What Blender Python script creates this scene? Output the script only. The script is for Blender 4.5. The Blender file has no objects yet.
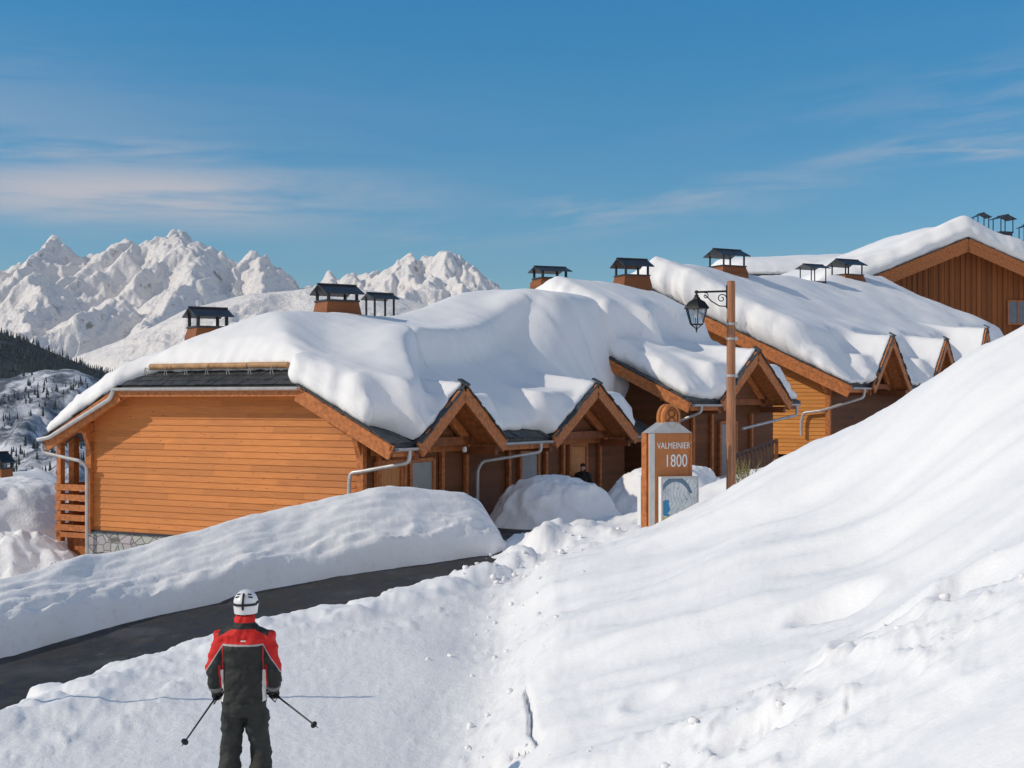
import bpy, math, random
import numpy as np
from mathutils import Vector, Matrix
R_ = math.radians
rng = random.Random(7)
sc = bpy.context.scene
COL = sc.collection
F, HZ = 1400.0, 400.0            # focal length in pixels, horizon row of the photograph

def W(px, py, Y):
    return Vector(((px - 512) / F * Y, Y, (HZ - py) / F * Y))

# ------------------------------------------------------------------ noise
_prm = np.random.RandomState(3).permutation(256)
_prm = np.concatenate([_prm, _prm, _prm])
_ang = np.random.RandomState(5).rand(256) * 2 * np.pi
def perlin(x, y):
    x = np.asarray(x, float); y = np.asarray(y, float)
    xi = np.floor(x).astype(int); yi = np.floor(y).astype(int)
    xf = x - xi; yf = y - yi; xi &= 255; yi &= 255
    u = xf**3 * (xf * (xf * 6 - 15) + 10); v = yf**3 * (yf * (yf * 6 - 15) + 10)
    def g(ix, iy, dx, dy):
        a = _ang[_prm[_prm[ix & 255] + (iy & 255)]]
        return np.cos(a) * dx + np.sin(a) * dy
    n00 = g(xi, yi, xf, yf); n10 = g(xi + 1, yi, xf - 1, yf)
    n01 = g(xi, yi + 1, xf, yf - 1); n11 = g(xi + 1, yi + 1, xf - 1, yf - 1)
    return ((n00 * (1 - u) + n10 * u) * (1 - v) + (n01 * (1 - u) + n11 * u) * v) * 1.5
def fbm(x, y, o=4, gain=.5, lac=2.03):
    s = 0; a = 1
    for i in range(o):
        s = s + a * perlin(x + 17.3 * i, y - 9.1 * i); x = x * lac; y = y * lac; a *= gain
    return s
def ridged(x, y, o=5, gain=.5):
    s = 0; a = 1; w = 1
    for i in range(o):
        n = 1 - np.abs(perlin(x + 31.7 * i, y + 11.9 * i)); n = n * n * w
        s = s + a * n; w = np.clip(n * 1.6, 0, 1); x = x * 2.07; y = y * 2.07; a *= gain
    return s
def sstep(x, a, b):
    t = np.clip((np.asarray(x, float) - a) / (b - a), 0, 1)
    return t * t * (3 - 2 * t)

# ------------------------------------------------------------------ mesh helpers
class MB:
    def __init__(s): s.v = []; s.f = []; s.m = []
    def add(s, vs, fs, mi=0):
        o = len(s.v); s.v += [tuple(p) for p in vs]
        for f in fs: s.f.append(tuple(i + o for i in f)); s.m.append(mi)
        return s
    def box(s, c, d, rot=None, mi=0, taper=1.0):
        c = Vector(c); x, y, z = d[0] / 2, d[1] / 2, d[2] / 2; vs = []
        for k in (-1, 1):
            t = taper if k > 0 else 1
            for (i, j) in ((-1, -1), (1, -1), (1, 1), (-1, 1)):
                p = Vector((i * x * t, j * y * t, k * z))
                vs.append(c + (rot @ p if rot else p))
        return s.add(vs, [(3, 2, 1, 0), (4, 5, 6, 7), (0, 1, 5, 4), (1, 2, 6, 5), (2, 3, 7, 6), (3, 0, 4, 7)], mi)
    def bar(s, p0, p1, w, h, up=(0, 0, 1), mi=0):
        p0 = Vector(p0); p1 = Vector(p1); d = (p1 - p0).normalized(); up = Vector(up)
        if abs(d.dot(up)) > .98: up = Vector((0, 1, 0))
        sd = d.cross(up).normalized(); u = sd.cross(d).normalized(); vs = []
        for p in (p0, p1):
            for (i, j) in ((-1, -1), (1, -1), (1, 1), (-1, 1)): vs.append(p + sd * i * w / 2 + u * j * h / 2)
        return s.add(vs, [(0, 1, 2, 3), (7, 6, 5, 4), (4, 5, 1, 0), (5, 6, 2, 1), (6, 7, 3, 2), (7, 4, 0, 3)], mi)
    def tube(s, pts, r, n=10, mi=0):
        pts = [Vector(p) for p in pts]; k = len(pts)
        rs = [r] * k if not isinstance(r, (list, tuple)) else r
        vs = []; ref = None
        for i, p in enumerate(pts):
            t = (pts[min(i + 1, k - 1)] - pts[max(i - 1, 0)]).normalized()
            if ref is None:
                ref = Vector((0, 0, 1)) if abs(t.z) < .9 else Vector((1, 0, 0))
            a = t.cross(ref).normalized(); b = a.cross(t).normalized(); ref = b
            for j in range(n):
                th = 2 * math.pi * j / n; vs.append(p + (a * math.cos(th) + b * math.sin(th)) * rs[i])
        fs = []
        for i in range(k - 1):
            for j in range(n):
                j2 = (j + 1) % n; fs.append((i * n + j2, i * n + j, (i + 1) * n + j, (i + 1) * n + j2))
        fs.append(tuple(range(n))); fs.append(tuple(range(k * n - 1, (k - 1) * n - 1, -1)))
        return s.add(vs, fs, mi)
    def loft(s, rings, mi=0, cap=True):
        n = len(rings[0]); vs = [p for r in rings for p in r]; fs = []
        for i in range(len(rings) - 1):
            for j in range(n):
                j2 = (j + 1) % n; fs.append((i * n + j, i * n + j2, (i + 1) * n + j2, (i + 1) * n + j))
        if cap:
            fs.append(tuple(range(n - 1, -1, -1))); fs.append(tuple(range((len(rings) - 1) * n, len(rings) * n)))
        return s.add(vs, fs, mi)
    def ell(s, c, r, n=16, mi=0, rot=None):
        c = Vector(c); rings = []
        m = n // 2
        for i in range(1, m):
            ph = -math.pi / 2 + math.pi * i / m; ring = []
            for j in range(n):
                th = 2 * math.pi * j / n
                p = Vector((r[0] * math.cos(ph) * math.cos(th), r[1] * math.cos(ph) * math.sin(th), r[2] * math.sin(ph)))
                ring.append(c + (rot @ p if rot else p))
            rings.append(ring)
        return s.loft(rings, mi)
    def prism(s, pts, vec, mi=0):
        pts = [Vector(p) for p in pts]; vec = Vector(vec); n = len(pts)
        nrm = Vector((0, 0, 0))
        for i in range(n): nrm += pts[i].cross(pts[(i + 1) % n])
        if nrm.dot(vec) > 0: pts = pts[::-1]
        vs = pts + [p + vec for p in pts]
        fs = [tuple(range(n)), tuple(range(2 * n - 1, n - 1, -1))]
        for i in range(n):
            j = (i + 1) % n; fs.append((j, i, i + n, j + n))
        return s.add(vs, fs, mi)
    def build(s, name, mats, parent=None, smooth=None):
        me = bpy.data.meshes.new(name); me.from_pydata(s.v, [], s.f)
        if not isinstance(mats, (list, tuple)): mats = [mats]
        for m in mats: me.materials.append(m)
        if len(mats) > 1: me.polygons.foreach_set('material_index', s.m)
        if smooth:
            me.polygons.foreach_set('use_smooth', [True] * len(me.polygons)); me.set_sharp_from_angle(angle=R_(smooth))
        me.update(); return link(name, me, parent)
def link(name, me, parent=None):
    o = bpy.data.objects.new(name, me); COL.objects.link(o)
    if parent: o.parent = parent
    return o
def grid_mesh(name, P, mat, mask=None, parent=None, smooth=True, attrs=None):
    """P: (rows, cols, 3) array"""
    r, c, _ = P.shape
    idx = np.arange(r * c).reshape(r, c)
    q = np.stack([idx[:-1, :-1], idx[:-1, 1:], idx[1:, 1:], idx[1:, :-1]], -1).reshape(-1, 4)
    if mask is not None: q = q[mask.reshape(-1)]
    return np_mesh(name, P.reshape(-1, 3), q, mat, parent, smooth, attrs)
def np_mesh(name, V, Q, mat, parent=None, smooth=True, attrs=None):
    me = bpy.data.meshes.new(name); k = Q.shape[1]
    me.vertices.add(len(V)); me.vertices.foreach_set('co', np.ascontiguousarray(V, dtype=np.float32).ravel())
    me.loops.add(Q.size); me.loops.foreach_set('vertex_index', np.ascontiguousarray(Q, dtype=np.int32).ravel())
    me.polygons.add(len(Q)); me.polygons.foreach_set('loop_start', np.arange(0, Q.size, k, dtype=np.int32))
    me.update(calc_edges=True); me.validate()
    me.polygons.foreach_set('use_smooth', [bool(smooth)] * len(me.polygons))
    if attrs:
        for an, av in attrs.items():
            a = me.attributes.new(an, 'FLOAT', 'POINT'); a.data.foreach_set('value', np.asarray(av, dtype=np.float32).ravel())
    me.materials.append(mat); me.update()
    return link(name, me, parent)
def tag(o, label=None, cat=None, group=None, kind=None):
    if label: o['label'] = label
    if cat: o['category'] = cat
    if group: o['group'] = group
    if kind: o['kind'] = kind
    return o
def empty(name, loc, rz=0.0):
    o = bpy.data.objects.new(name, None); COL.objects.link(o); o.location = loc; o.rotation_euler = (0, 0, rz)
    o.empty_display_size = .2; return o
def remeshed(name, mb, mat, parent, voxel=.012, smooth_it=4, wrinkle=0, wscale=6, stretch=1.0):
    """join overlapping shapes into ONE continuous surface"""
    tmp = mb.build('tmp', mat)
    m = tmp.modifiers.new('r', 'REMESH'); m.mode = 'VOXEL'; m.voxel_size = voxel
    if smooth_it:
        k = tmp.modifiers.new('s', 'SMOOTH'); k.factor = .5; k.iterations = smooth_it
    dg = bpy.context.evaluated_depsgraph_get()
    me = bpy.data.meshes.new_from_object(tmp.evaluated_get(dg))
    old = tmp.data; bpy.data.objects.remove(tmp); bpy.data.meshes.remove(old)
    me.name = name
    n = len(me.vertices); co = np.empty(n * 3, np.float32); me.vertices.foreach_get('co', co); co = co.reshape(-1, 3)
    if wrinkle:
        no = np.empty(n * 3, np.float32); me.vertices.foreach_get('normal', no); no = no.reshape(-1, 3)
        ang = np.arctan2(co[:, 1], co[:, 0])
        d = fbm(co[:, 0] * wscale + ang * .8, co[:, 2] * wscale * stretch + co[:, 1] * 3, 3)
        d = d + .8 * (ridged(co[:, 0] * wscale * .7 + co[:, 1] * 4, co[:, 2] * wscale * stretch * .9, 2) - .9)
        co = co + no * (d * wrinkle)[:, None]; me.vertices.foreach_set('co', np.ascontiguousarray(co, dtype=np.float32).ravel())
    me.materials.clear(); me.materials.append(mat)
    me.polygons.foreach_set('use_smooth', [True] * len(me.polygons)); me.update()
    return link(name, me, parent)

# ------------------------------------------------------------------ materials
class NT:
    def __init__(s, name):
        s.m = bpy.data.materials.new(name); s.m.use_nodes = True; s.t = s.m.node_tree; s.t.nodes.clear()
        s.out = s.n('ShaderNodeOutputMaterial'); s.p = s.n('ShaderNodeBsdfPrincipled'); s.l(s.p.outputs[0], s.out.inputs['Surface'])
        s.tc = s.n('ShaderNodeTexCoord')
    def n(s, t, **k):
        x = s.t.nodes.new(t)
        for a, b in k.items(): setattr(x, a, b)
        return x
    def l(s, a, b): s.t.links.new(a, b)
    def setv(s, sock, v):
        if hasattr(v, 'is_linked') or isinstance(v, bpy.types.NodeSocket): s.l(v, sock)
        else: sock.default_value = v
    def math(s, op, a, b=None, c=None, clamp=False):
        x = s.n('ShaderNodeMath', operation=op); x.use_clamp = clamp
        for i, v in enumerate((a, b, c)):
            if v is not None: s.setv(x.inputs[i], v)
        return x.outputs[0]
    def mapping(s, scale, src=None, rot=(0, 0, 0), loc=(0, 0, 0)):
        x = s.n('ShaderNodeMapping'); x.inputs['Scale'].default_value = scale; x.inputs['Rotation'].default_value = rot; x.inputs['Location'].default_value = loc
        s.l(src or s.tc.outputs['Object'], x.inputs['Vector']); return x.outputs[0]
    def noise(s, vec, scale, detail=4, rough=.55):
        x = s.n('ShaderNodeTexNoise'); s.l(vec, x.inputs['Vector'])
        x.inputs['Scale'].default_value = scale; x.inputs['Detail'].default_value = detail; x.inputs['Roughness'].default_value = rough
        return x.outputs['Fac']
    def ramp(s, fac, stops):
        x = s.n('ShaderNodeValToRGB'); s.l(fac, x.inputs[0]); e = x.color_ramp.elements
        while len(e) < len(stops): e.new(.5)
        for i, (p, c) in enumerate(stops):
            e[i].position = p; e[i].color = (*c, 1) if len(c) == 3 else c
        return x.outputs[0]
    def mix(s, fac, a, b, bt='MIX'):
        x = s.n('ShaderNodeMix', data_type='RGBA', blend_type=bt)
        s.setv(x.inputs[0], fac)
        for i, v in ((6, a), (7, b)):
            if isinstance(v, tuple): x.inputs[i].default_value = (*v, 1) if len(v) == 3 else v
            else: s.l(v, x.inputs[i])
        return x.outputs[2]
    def bump(s, h, strength=.3, dist=.02, prev=None):
        x = s.n('ShaderNodeBump'); x.inputs['Strength'].default_value = strength; x.inputs['Distance'].default_value = dist
        s.l(h, x.inputs['Height'])
        if prev: s.l(prev, x.inputs['Normal'])
        return x.outputs[0]
    def xyz(s, src=None):
        x = s.n('ShaderNodeSeparateXYZ'); s.l(src or s.tc.outputs['Object'], x.inputs[0]); return x.outputs
    def fin(s, col, rough=.6, normal=None, metal=0.0, spec=.4):
        if isinstance(col, tuple): s.p.inputs['Base Color'].default_value = (*col, 1)
        else: s.l(col, s.p.inputs['Base Color'])
        s.setv(s.p.inputs['Roughness'], rough); s.p.inputs['Metallic'].default_value = metal
        s.p.inputs['Specular IOR Level'].default_value = spec
        if normal: s.l(normal, s.p.inputs['Normal'])
        return s.m

def simple(name, col, rough=.6, var=.25, scale=6, metal=0, bump=.15, stretch=(1, 1, 1), spec=.4):
    t = NT(name); v = t.mapping(stretch); n = t.noise(v, scale, 5)
    c = t.ramp(n, [(.3, tuple(x * (1 - var) for x in col)), (.7, tuple(min(1, x * (1 + var)) for x in col))])
    return t.fin(c, rough, t.bump(t.noise(v, scale * 4, 4), bump, .01), metal, spec)

def snow_mat(name, base=(.895, .89, .885), bumps=((2.2, .35, .12), (14, .35, .03)), dirt=0.0):
    t = NT(name); o = t.tc.outputs['Object']; nrm = None
    for (sc_, st, di) in bumps: nrm = t.bump(t.noise(o, sc_, 6, .6), st, di, nrm)
    n = t.noise(o, 1.3, 5)
    c = t.ramp(n, [(.35, tuple(x * .965 for x in base)), (.65, base)])
    if dirt:
        c = t.mix(t.math('MULTIPLY', t.ramp(t.noise(o, 5, 8, .75), [(.55, (0, 0, 0)), (.78, (1, 1, 1))]), dirt), c, (.35, .31, .27))
    return t.fin(c, .65, nrm, 0, .25)

def wood_h(name, col, board=.16, dark=.6, var=.35):
    """horizontal boarding: tone per board, grain along the board, knots"""
    t = NT(name); x, y, z = t.xyz()
    bi = t.math('FLOOR', t.math('DIVIDE', z, board))
    seg = t.math('FLOOR', t.math('ADD', t.math('MULTIPLY', t.math('ADD', x, y), .3), t.math('MULTIPLY', bi, 3.37)))
    cmb = t.n('ShaderNodeCombineXYZ'); t.l(bi, cmb.inputs[0]); t.l(seg, cmb.inputs[1])
    wn = t.n('ShaderNodeTexWhiteNoise'); t.l(cmb.outputs[0], wn.inputs['Vector'])
    g = t.noise(t.mapping((1.2, 1.2, 45)), 1.5, 5, .6)
    c = t.ramp(g, [(.25, tuple(k * dark for k in col)), (.75, tuple(min(1, k * 1.12) for k in col))])
    c = t.mix(1.0, c, t.ramp(wn.outputs['Value'], [(0, (1 - var,) * 3), (1, (1 + var * .3,) * 3)]), 'MULTIPLY')
    kn = t.n('ShaderNodeTexVoronoi'); t.l(t.mapping((1.6, 1.6, 5.0)), kn.inputs['Vector']); kn.inputs['Scale'].default_value = 1.6
    c = t.mix(t.ramp(kn.outputs['Distance'], [(.05, (1, 1, 1)), (.13, (0, 0, 0))]), c, tuple(k * .35 for k in col))
    w = t.noise(t.mapping((.35, .35, .5)), 1.2, 4)
    c = t.mix(t.ramp(w, [(.45, (0, 0, 0)), (.8, (.42, .42, .42))]), c, (col[0] * .6, col[1] * .6, col[2] * .8))
    return t.fin(c, .62, t.bump(g, .25, .008), 0, .3)
def wood_v(name, col, board=.17):
    t = NT(name); x, y, z = t.xyz()
    bi = t.math('FLOOR', t.math('DIVIDE', y, board))
    wn = t.n('ShaderNodeTexWhiteNoise', noise_dimensions='1D'); t.l(bi, wn.inputs['W'])
    g = t.noise(t.mapping((25, 25, .8)), 1.5, 5, .6)
    c = t.ramp(g, [(.25, tuple(k * .6 for k in col)), (.75, tuple(k * 1.1 for k in col))])
    c = t.mix(1.0, c, t.ramp(wn.outputs['Value'], [(0, (.62,) * 3), (1, (1.1,) * 3)]), 'MULTIPLY')
    return t.fin(c, .65, t.bump(g, .25, .008), 0, .3)
def stone_mat(name):
    t = NT(name); v = t.n('ShaderNodeTexVoronoi', feature='DISTANCE_TO_EDGE'); m = t.mapping((1, 1, 1.5)); t.l(m, v.inputs['Vector']); v.inputs['Scale'].default_value = 3.2
    v2 = t.n('ShaderNodeTexVoronoi'); t.l(m, v2.inputs['Vector']); v2.inputs['Scale'].default_value = 3.2
    c = t.mix(.75, v2.outputs['Color'], (.5, .5, .5)); hs = t.n('ShaderNodeHueSaturation'); hs.inputs['Saturation'].default_value = .25; hs.inputs['Value'].default_value = .7; t.l(c, hs.inputs['Color'])
    c = t.mix(t.ramp(v.outputs['Distance'], [(.02, (1, 1, 1)), (.07, (0, 0, 0))]), hs.outputs[0], (.15, .14, .13))
    return t.fin(c, .85, t.bump(t.ramp(v.outputs['Distance'], [(0, (0, 0, 0)), (.12, (1, 1, 1))]), .4, .02), 0, .2)

M = {}
ORANGE = (.47, .165, .04)
M['siding'] = wood_h('larch_siding', (.68, .25, .068), .165, .66, .2)
M['siding2'] = wood_h('larch_siding_far', (.70, .285, .06), .165, .7, .18)
M['vplank'] = wood_v('vertical_planks', (.38, .125, .034))
M['beam'] = simple('stained_beam', (.45, .15, .042), .6, .35, 3, stretch=(3, 3, 3))
M['beam_dark'] = simple('dark_beam', (.24, .075, .024), .65, .35, 3)
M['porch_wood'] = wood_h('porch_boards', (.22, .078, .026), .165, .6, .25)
M['chim'] = wood_h('chimney_boards', (.30, .105, .035), .14, .6, .2)
M['slate'] = simple('slate', (.05, .053, .056), .55, .45, 5, bump=.4)
M['zinc'] = simple('zinc', (.5, .49, .48), .42, .15, 4, metal=.35)
M['log'] = simple('snow_guard_log', (.47, .27, .13), .7, .25, 5)
M['capmetal'] = simple('dark_sheet_metal', (.045, .047, .055), .4, .3, 4, metal=.3)
M['iron'] = simple('black_iron', (.02, .021, .023), .45, .2, 8, metal=.4)
M['stone'] = stone_mat('rubble_stone')
M['greydoor'] = simple('grey_door', (.3, .31, .31), .5, .1, 4)
M['lightdoor'] = simple('varnished_door', (.55, .22, .06), .5, .25, 3, stretch=(8, 8, 1))
M['pole'] = simple('pole_wood', (.38, .17, .085), .7, .4, 2.5, stretch=(14, 14, .7), bump=.5)
M['snow_roof'] = snow_mat('roof_snow', bumps=((1.6, .14, .10), (9, .2, .02)))
M['snow_bank'] = snow_mat('bank_snow', (.87, .868, .865), ((3, .16, .10), (11, .3, .03), (30, .35, .02)), dirt=.4)
M['snow_mound'] = snow_mat('mound_snow', (.885, .88, .876), ((2.5, .3, .12), (10, .35, .03)))
def glass_mat():
    t = NT('lantern_glass'); t.p.inputs['Transmission Weight'].default_value = .9; t.p.inputs['Alpha'].default_value = .35
    return t.fin((.85, .88, .9), .08, None, 0, .5)
M['glass'] = glass_mat()
M['window'] = simple('window_glass', (.12, .15, .19), .08, .15, 2, spec=.8)

# ------------------------------------------------------------------ ground height
CP = []
def cp(*a): CP.append(tuple(a))
def cw(px, py, Y): CP.append(tuple(W(px, py, Y)))
for a in [(0, 0, -1.65), (-4, 0, -2.0), (3, 0, -.3), (-8, 3, -3), (6, 2, 1.8), (0, 5, -2.3), (-3, 6, -2.65), (-9, 10, -3.7), (-14, 6, -4),
          (-2.3, 12, -3.47), (-4, 12.5, -3.5), (-2, 9, -3.1), (-5.5, 12, -3.6), (0, 12, -3.4), (2, 12, -2.5), (4.4, 12, -.95), (7, 12, .8),
          (.3, 8, -2.75), (2.9, 8, -1.2), (5, 8, .15), (-.3, 20, -3.43), (2, 20, -2.4), (4, 20, -1.15), (7.3, 20, 1.03),
          (1, 25, -3.0), (3, 25, -2.1), (-.3, 16, -3.45), (2, 16, -2.35), (4.5, 16, -.8), (-3, 16.5, -3.47), (-1.2, 20, -3.43)]: cp(*a)
for a in [(0, 712, 16), (100, 667, 19), (185, 641, 20.5), (300, 613, 22.5), (400, 589, 24.5), (470, 571, 27), (450, 603, 23.5),
          (520, 573, 26.5), (515, 552, 29.5), (560, 523, 30.5), (600, 530, 29)]: cw(*a)
CREST = [(625, 520, 30), (665, 512, 29.3), (700, 492, 28.5), (735, 482, 28), (800, 445, 27), (870, 402, 25), (920, 375, 23.5), (960, 355, 22), (1024, 328, 20), (1100, 295, 18.5), (1250, 245, 17)]
for a in CREST:
    cw(*a); p = W(*a); 
    if a[0] > 760: cp(p.x + .6, p.y + 5, p.z - 1.6)
for a in [(655, 521, 31), (735, 487, 30.5), (760, 466, 34), (830, 427, 36), (890, 402, 36), (960, 380, 36)]: cw(*a)
for a in [(-4, 33, -3.7), (-12, 38, -4.5), (0, 36, -3.45), (3, 40, -3.3), (6, 44, -2.8), (9, 48, -2.4), (13, 53, -2.1), (18, 62, -1.5), (24, 72, 0),
          (27, 88, 3), (40, 90, 5), (45, 60, 6), (22, 30, 4), (35, 30, 8), (14, 44, -1.5), (-15, 30, -5.3), (-22, 45, -7), (-30, 30, -8), (-14, 44, -5), (0, 70, -4), (-20, 80, -12)]: cp(*a)
CP = np.array(CP)
def _phi(r2): return np.sqrt(r2 + 1.0)
_A = _phi(((CP[:, None, :2] - CP[None, :, :2])**2).sum(-1)); _n = len(CP)
_S = np.zeros((_n + 1, _n + 1)); _S[:_n, :_n] = _A; _S[:_n, _n] = 1; _S[_n, :_n] = 1
_Wt = np.linalg.solve(_S, np.concatenate([CP[:, 2], [0]]))
def rbf(x, y):
    sh = x.shape; x = x.ravel(); y = y.ravel(); out = np.full(x.shape, _Wt[_n])
    for i in range(_n): out += _Wt[i] * _phi((x - CP[i, 0])**2 + (y - CP[i, 1])**2)
    return out.reshape(sh)

LIP = np.array([(-20, -2, -5.9), (-13, 6, -5.1), (-8.2, 11.5, -4.9), (-5.95, 16, -4.55), (-5.6, 18.6, -4.40), (-4.85, 20.5, -4.22), (-3.4, 22.5, -3.98), (-1.96, 24.5, -3.76), (-.85, 27, -3.52), (-.25, 28.8, -3.36), (.25, 30.8, -3.25), (1.0, 34, -3.3), (2, 40, -3.3)])
def polydist(x, y, P):
    """signed distance (positive on the left of the line), interpolated third value"""
    best = np.full(x.shape, 1e9); sg = np.zeros(x.shape); zz = np.zeros(x.shape)
    for i in range(len(P) - 1):
        ax, ay, az = P[i]; bx, by, bz = P[i + 1]; dx, dy = bx - ax, by - ay; L2 = dx * dx + dy * dy
        t = np.clip(((x - ax) * dx + (y - ay) * dy) / L2, 0, 1)
        d = np.hypot(x - ax - t * dx, y - ay - t * dy); c = dx * (y - ay) - dy * (x - ax)
        k = d < best; best = np.where(k, d, best); sg = np.where(k, np.sign(c), sg); zz = np.where(k, az + t * (bz - az), zz)
    return best * sg, zz
CORX = np.arange(300, 1300, 4.0); CORD = np.interp(CORX, [300, 500, 560, 640, 690, 735, 800, 850, 890, 930, 975, 1020, 1100, 1300], [0, 0, 6, 12, 14, 9, 22, 38, 34, 24, 15, 4, 4, 4])
CORD = np.convolve(np.pad(CORD, 20, 'edge'), np.hanning(41) / np.hanning(41).sum(), 'valid')
def base_ground(x, y):
    z = rbf(x, y)
    far = sstep(np.hypot(x, y), 75, 420)
    side = sstep(x / np.maximum(y, 1), -.15, .35)
    z = z - np.interp(x / np.maximum(y, 1) * F + 512, CORX, CORD) * y / F * sstep(y, 9, 17) * (1 - sstep(y, 38, 48))
    z = z * (1 - far) + far * (-170 * (1 - side) + 6 * side)
    return z
def ground(x, y, fine=True):
    x = np.asarray(x, float); y = np.asarray(y, float)
    z = base_ground(x, y)
    wob = .35 * fbm(x * .9, y * .9, 3) + .12 * fbm(x * 3.1, y * 3.1, 3)
    d, rz = polydist(x, y, LIP); d = d + wob * sstep(y, 2, 8)
    near = sstep(y, -1, 3) * (1 - sstep(y, 60, 80))
    # slope mask: right of the piste
    foot = -.35 + .03 * (y - 12) + .25 * fbm(y * .3, y * 0 + 3.3, 2)
    sl = sstep(x - foot, -.2, 1.0) * near
    piste = (1 - sl) * sstep(-d, .6, 1.6) * near
    lip = np.exp(-((d + .75) / .55)**2) * near
    lump = np.exp(-(((x - .9) / 1.5)**2 + ((y - 30) / 2.6)**2)) + .8 * np.exp(-(((x + .2) / 1.1)**2 + ((y - 27.3) / 2.2)**2))
    z = z + lip * (.10 + .10 * fbm(x * .8, y * .8, 3)) + lump * .16 * fbm(x * .9, y * .8, 3)
    xf_ = x - foot; z = z + near * sstep(y, 7, 11) * (1 - sstep(y, 25, 28)) * (.34 * sstep(xf_, -.1, .85) * (1 - sstep(xf_, 1.0, 4.5)) - .10 * np.exp(-((xf_ + .35) / .5)**2))
    if fine:
        # wind-worked streaks down the slope
        q = .57 * x + .82 * y; p = -.82 * x + .57 * y
        st = fbm(q * .95 + .25 * fbm(x * .4, y * .4, 2), p * .16, 3)
        z = z + sl * (.005 * fbm(x * 11, y * 11, 2) + .065 * st * sstep(y, 5, 10) + .08 * fbm(x * .5, y * .5, 3) + .006 * fbm(x * 4, y * 4, 3))
        st2 = ridged(q * .45 + .4, p * .09 + 1.7, 2)
        z = z + sl * .06 * (st2 - .8) * sstep(y, 6, 10)
        # trampled lumps near the foot of the slope and at the bottom right
        tr = np.exp(-(((x - 2.1) / 1.5)**2 + ((y - 9.0) / 1.7)**2)) + .6 * np.exp(-((x - foot - .2) / .6)**2) * sstep(y, 11, 14)
        ch = np.maximum(0, ridged(x * 1.7, y * 1.5, 4) - 1.0)
        z = z + near * tr * (.10 * ch + .025 * fbm(x * 4, y * 4, 3) - .03)
        for (dx_, dy_, rr, dp) in [(2.75, 10.5, .28, .16), (2.1, 9.9, .22, .13), (3.35, 9.9, .3, .1), (1.55, 8.9, .25, .1), (3.0, 13.0, .35, .12), (1.2, 12.4, .2, .06)]:
            rd = np.hypot(x - dx_, (y - dy_) * .8) / rr; z = z - dp * np.exp(-rd**4) + dp * .35 * np.exp(-((rd - 1.35) / .35)**2)
        # packed piste: scraped, granular
        z = z + piste * (.010 * fbm(x * 1.6, y * 1.6, 3) + .007 * fbm(x * 7, y * 5, 3) + .006 * np.maximum(0, ridged(x * 3.2, y * 2.6, 3) - .9))
        cor = sstep(-x, 4.0, 5.0) * sstep(-y, -15.5, -12.5) * piste
        z = z + cor * .010 * np.sin((x * .55 + y * .83) * 2 * np.pi / .16)
        # crust along the piste edge
        z = z + lip * (.045 * fbm(x * 2.6, y * 2.6, 4) + .025 * np.maximum(0, ridged(x * 2.4, y * 2.4, 3) - .9))
        ce = np.exp(-((d + 2.0 + .3 * fbm(x * .5, y * .5, 2)) / .22)**2) * near * sstep(y, 8, 12)
        z = z + ce * (.03 + .05 * np.maximum(0, fbm(x * 4, y * 4, 3)))
        z = z + lump * (.05 * fbm(x * 2.4, y * 2.4, 4) + .05 * (ridged(x * 1.4, y * 1.4, 3) - .9))
        crest = sl * sstep(y, 22, 26); z = z + crest * .03 * fbm(x * 2.2, y * 2.2, 3)
        # crack
        if CRACK is not None:
            cd, _ = polydist(x, y, CRACK); ww = .024 + .012 * fbm(x * 6, y * 6, 2)
            z = z - .13 * np.exp(-(cd / ww)**2)
    rd = sstep(d, -.1, .75) * (1 - sstep(d, 6.2, 8.5))
    z = z * (1 - rd) + (rz - .05 - .22 * sstep(d, .6, 1.2)) * rd
    return z, piste
CRACK = None
def hit(px, py):
    Y = np.linspace(5, 45, 3000); x = (px - 512) / F * Y; zr = (HZ - py) / F * Y
    z, _ = ground(x, Y); k = np.argmax(z >= zr); return Vector((x[k], Y[k], z[k]))
_ck = [hit(*q) for q in [(527, 690), (532, 712), (531, 728), (541, 741), (532, 749), (512, 755), (498, 764), (484, 774)]]
CRACK = np.array([(p.x, p.y, 0) for p in _ck])

def snow_ground_mat():
    t = NT('ground_snow'); o = t.tc.outputs['Object']
    at = t.n('ShaderNodeAttribute', attribute_name='packed')
    nr = t.bump(t.noise(o, 3, 6, .6), .25, .06); nr = t.bump(t.noise(o, 22, 6, .65), .35, .018, nr)
    n3 = t.noise(t.mapping((1, .7, 1)), 13, 7, .7)
    x = t.n('ShaderNodeBump'); x.inputs['Distance'].default_value = .02; t.l(t.math('MULTIPLY', at.outputs['Fac'], .75), x.inputs['Strength']); t.l(n3, x.inputs['Height']); t.l(nr, x.inputs['Normal'])
    c = t.mix(t.math('MULTIPLY', at.outputs['Fac'], .8), (.90, .894, .888), t.ramp(t.noise(o, 6, 8, .7), [(.3, (.82, .81, .80)), (.7, (.90, .893, .885))]))
    return t.fin(c, .6, x.outputs[0], 0, .25)
M['ground'] = snow_ground_mat()
cols = np.concatenate([np.linspace(-1500, -320, 40), np.arange(-300, 1330, 2.2), np.linspace(1345, 2600, 45)])
rows = np.concatenate([np.linspace(-6, .6, 12), np.geomspace(.8, 60, 520), np.geomspace(61, 9600, 70)])
cx = (cols - 512) / F
Yg = np.repeat(rows[:, None], len(cols), 1); Xg = cx[None, :] * np.maximum(Yg, 4.0)
Zg, PK = ground(Xg, Yg)
g = grid_mesh('ground', np.stack([Xg, Yg, Zg], -1), M['ground'], attrs={'packed': PK})
tag(g, kind='structure')
def gz(x, y): return float(ground(np.array([x]), np.array([y]))[0][0])

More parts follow.
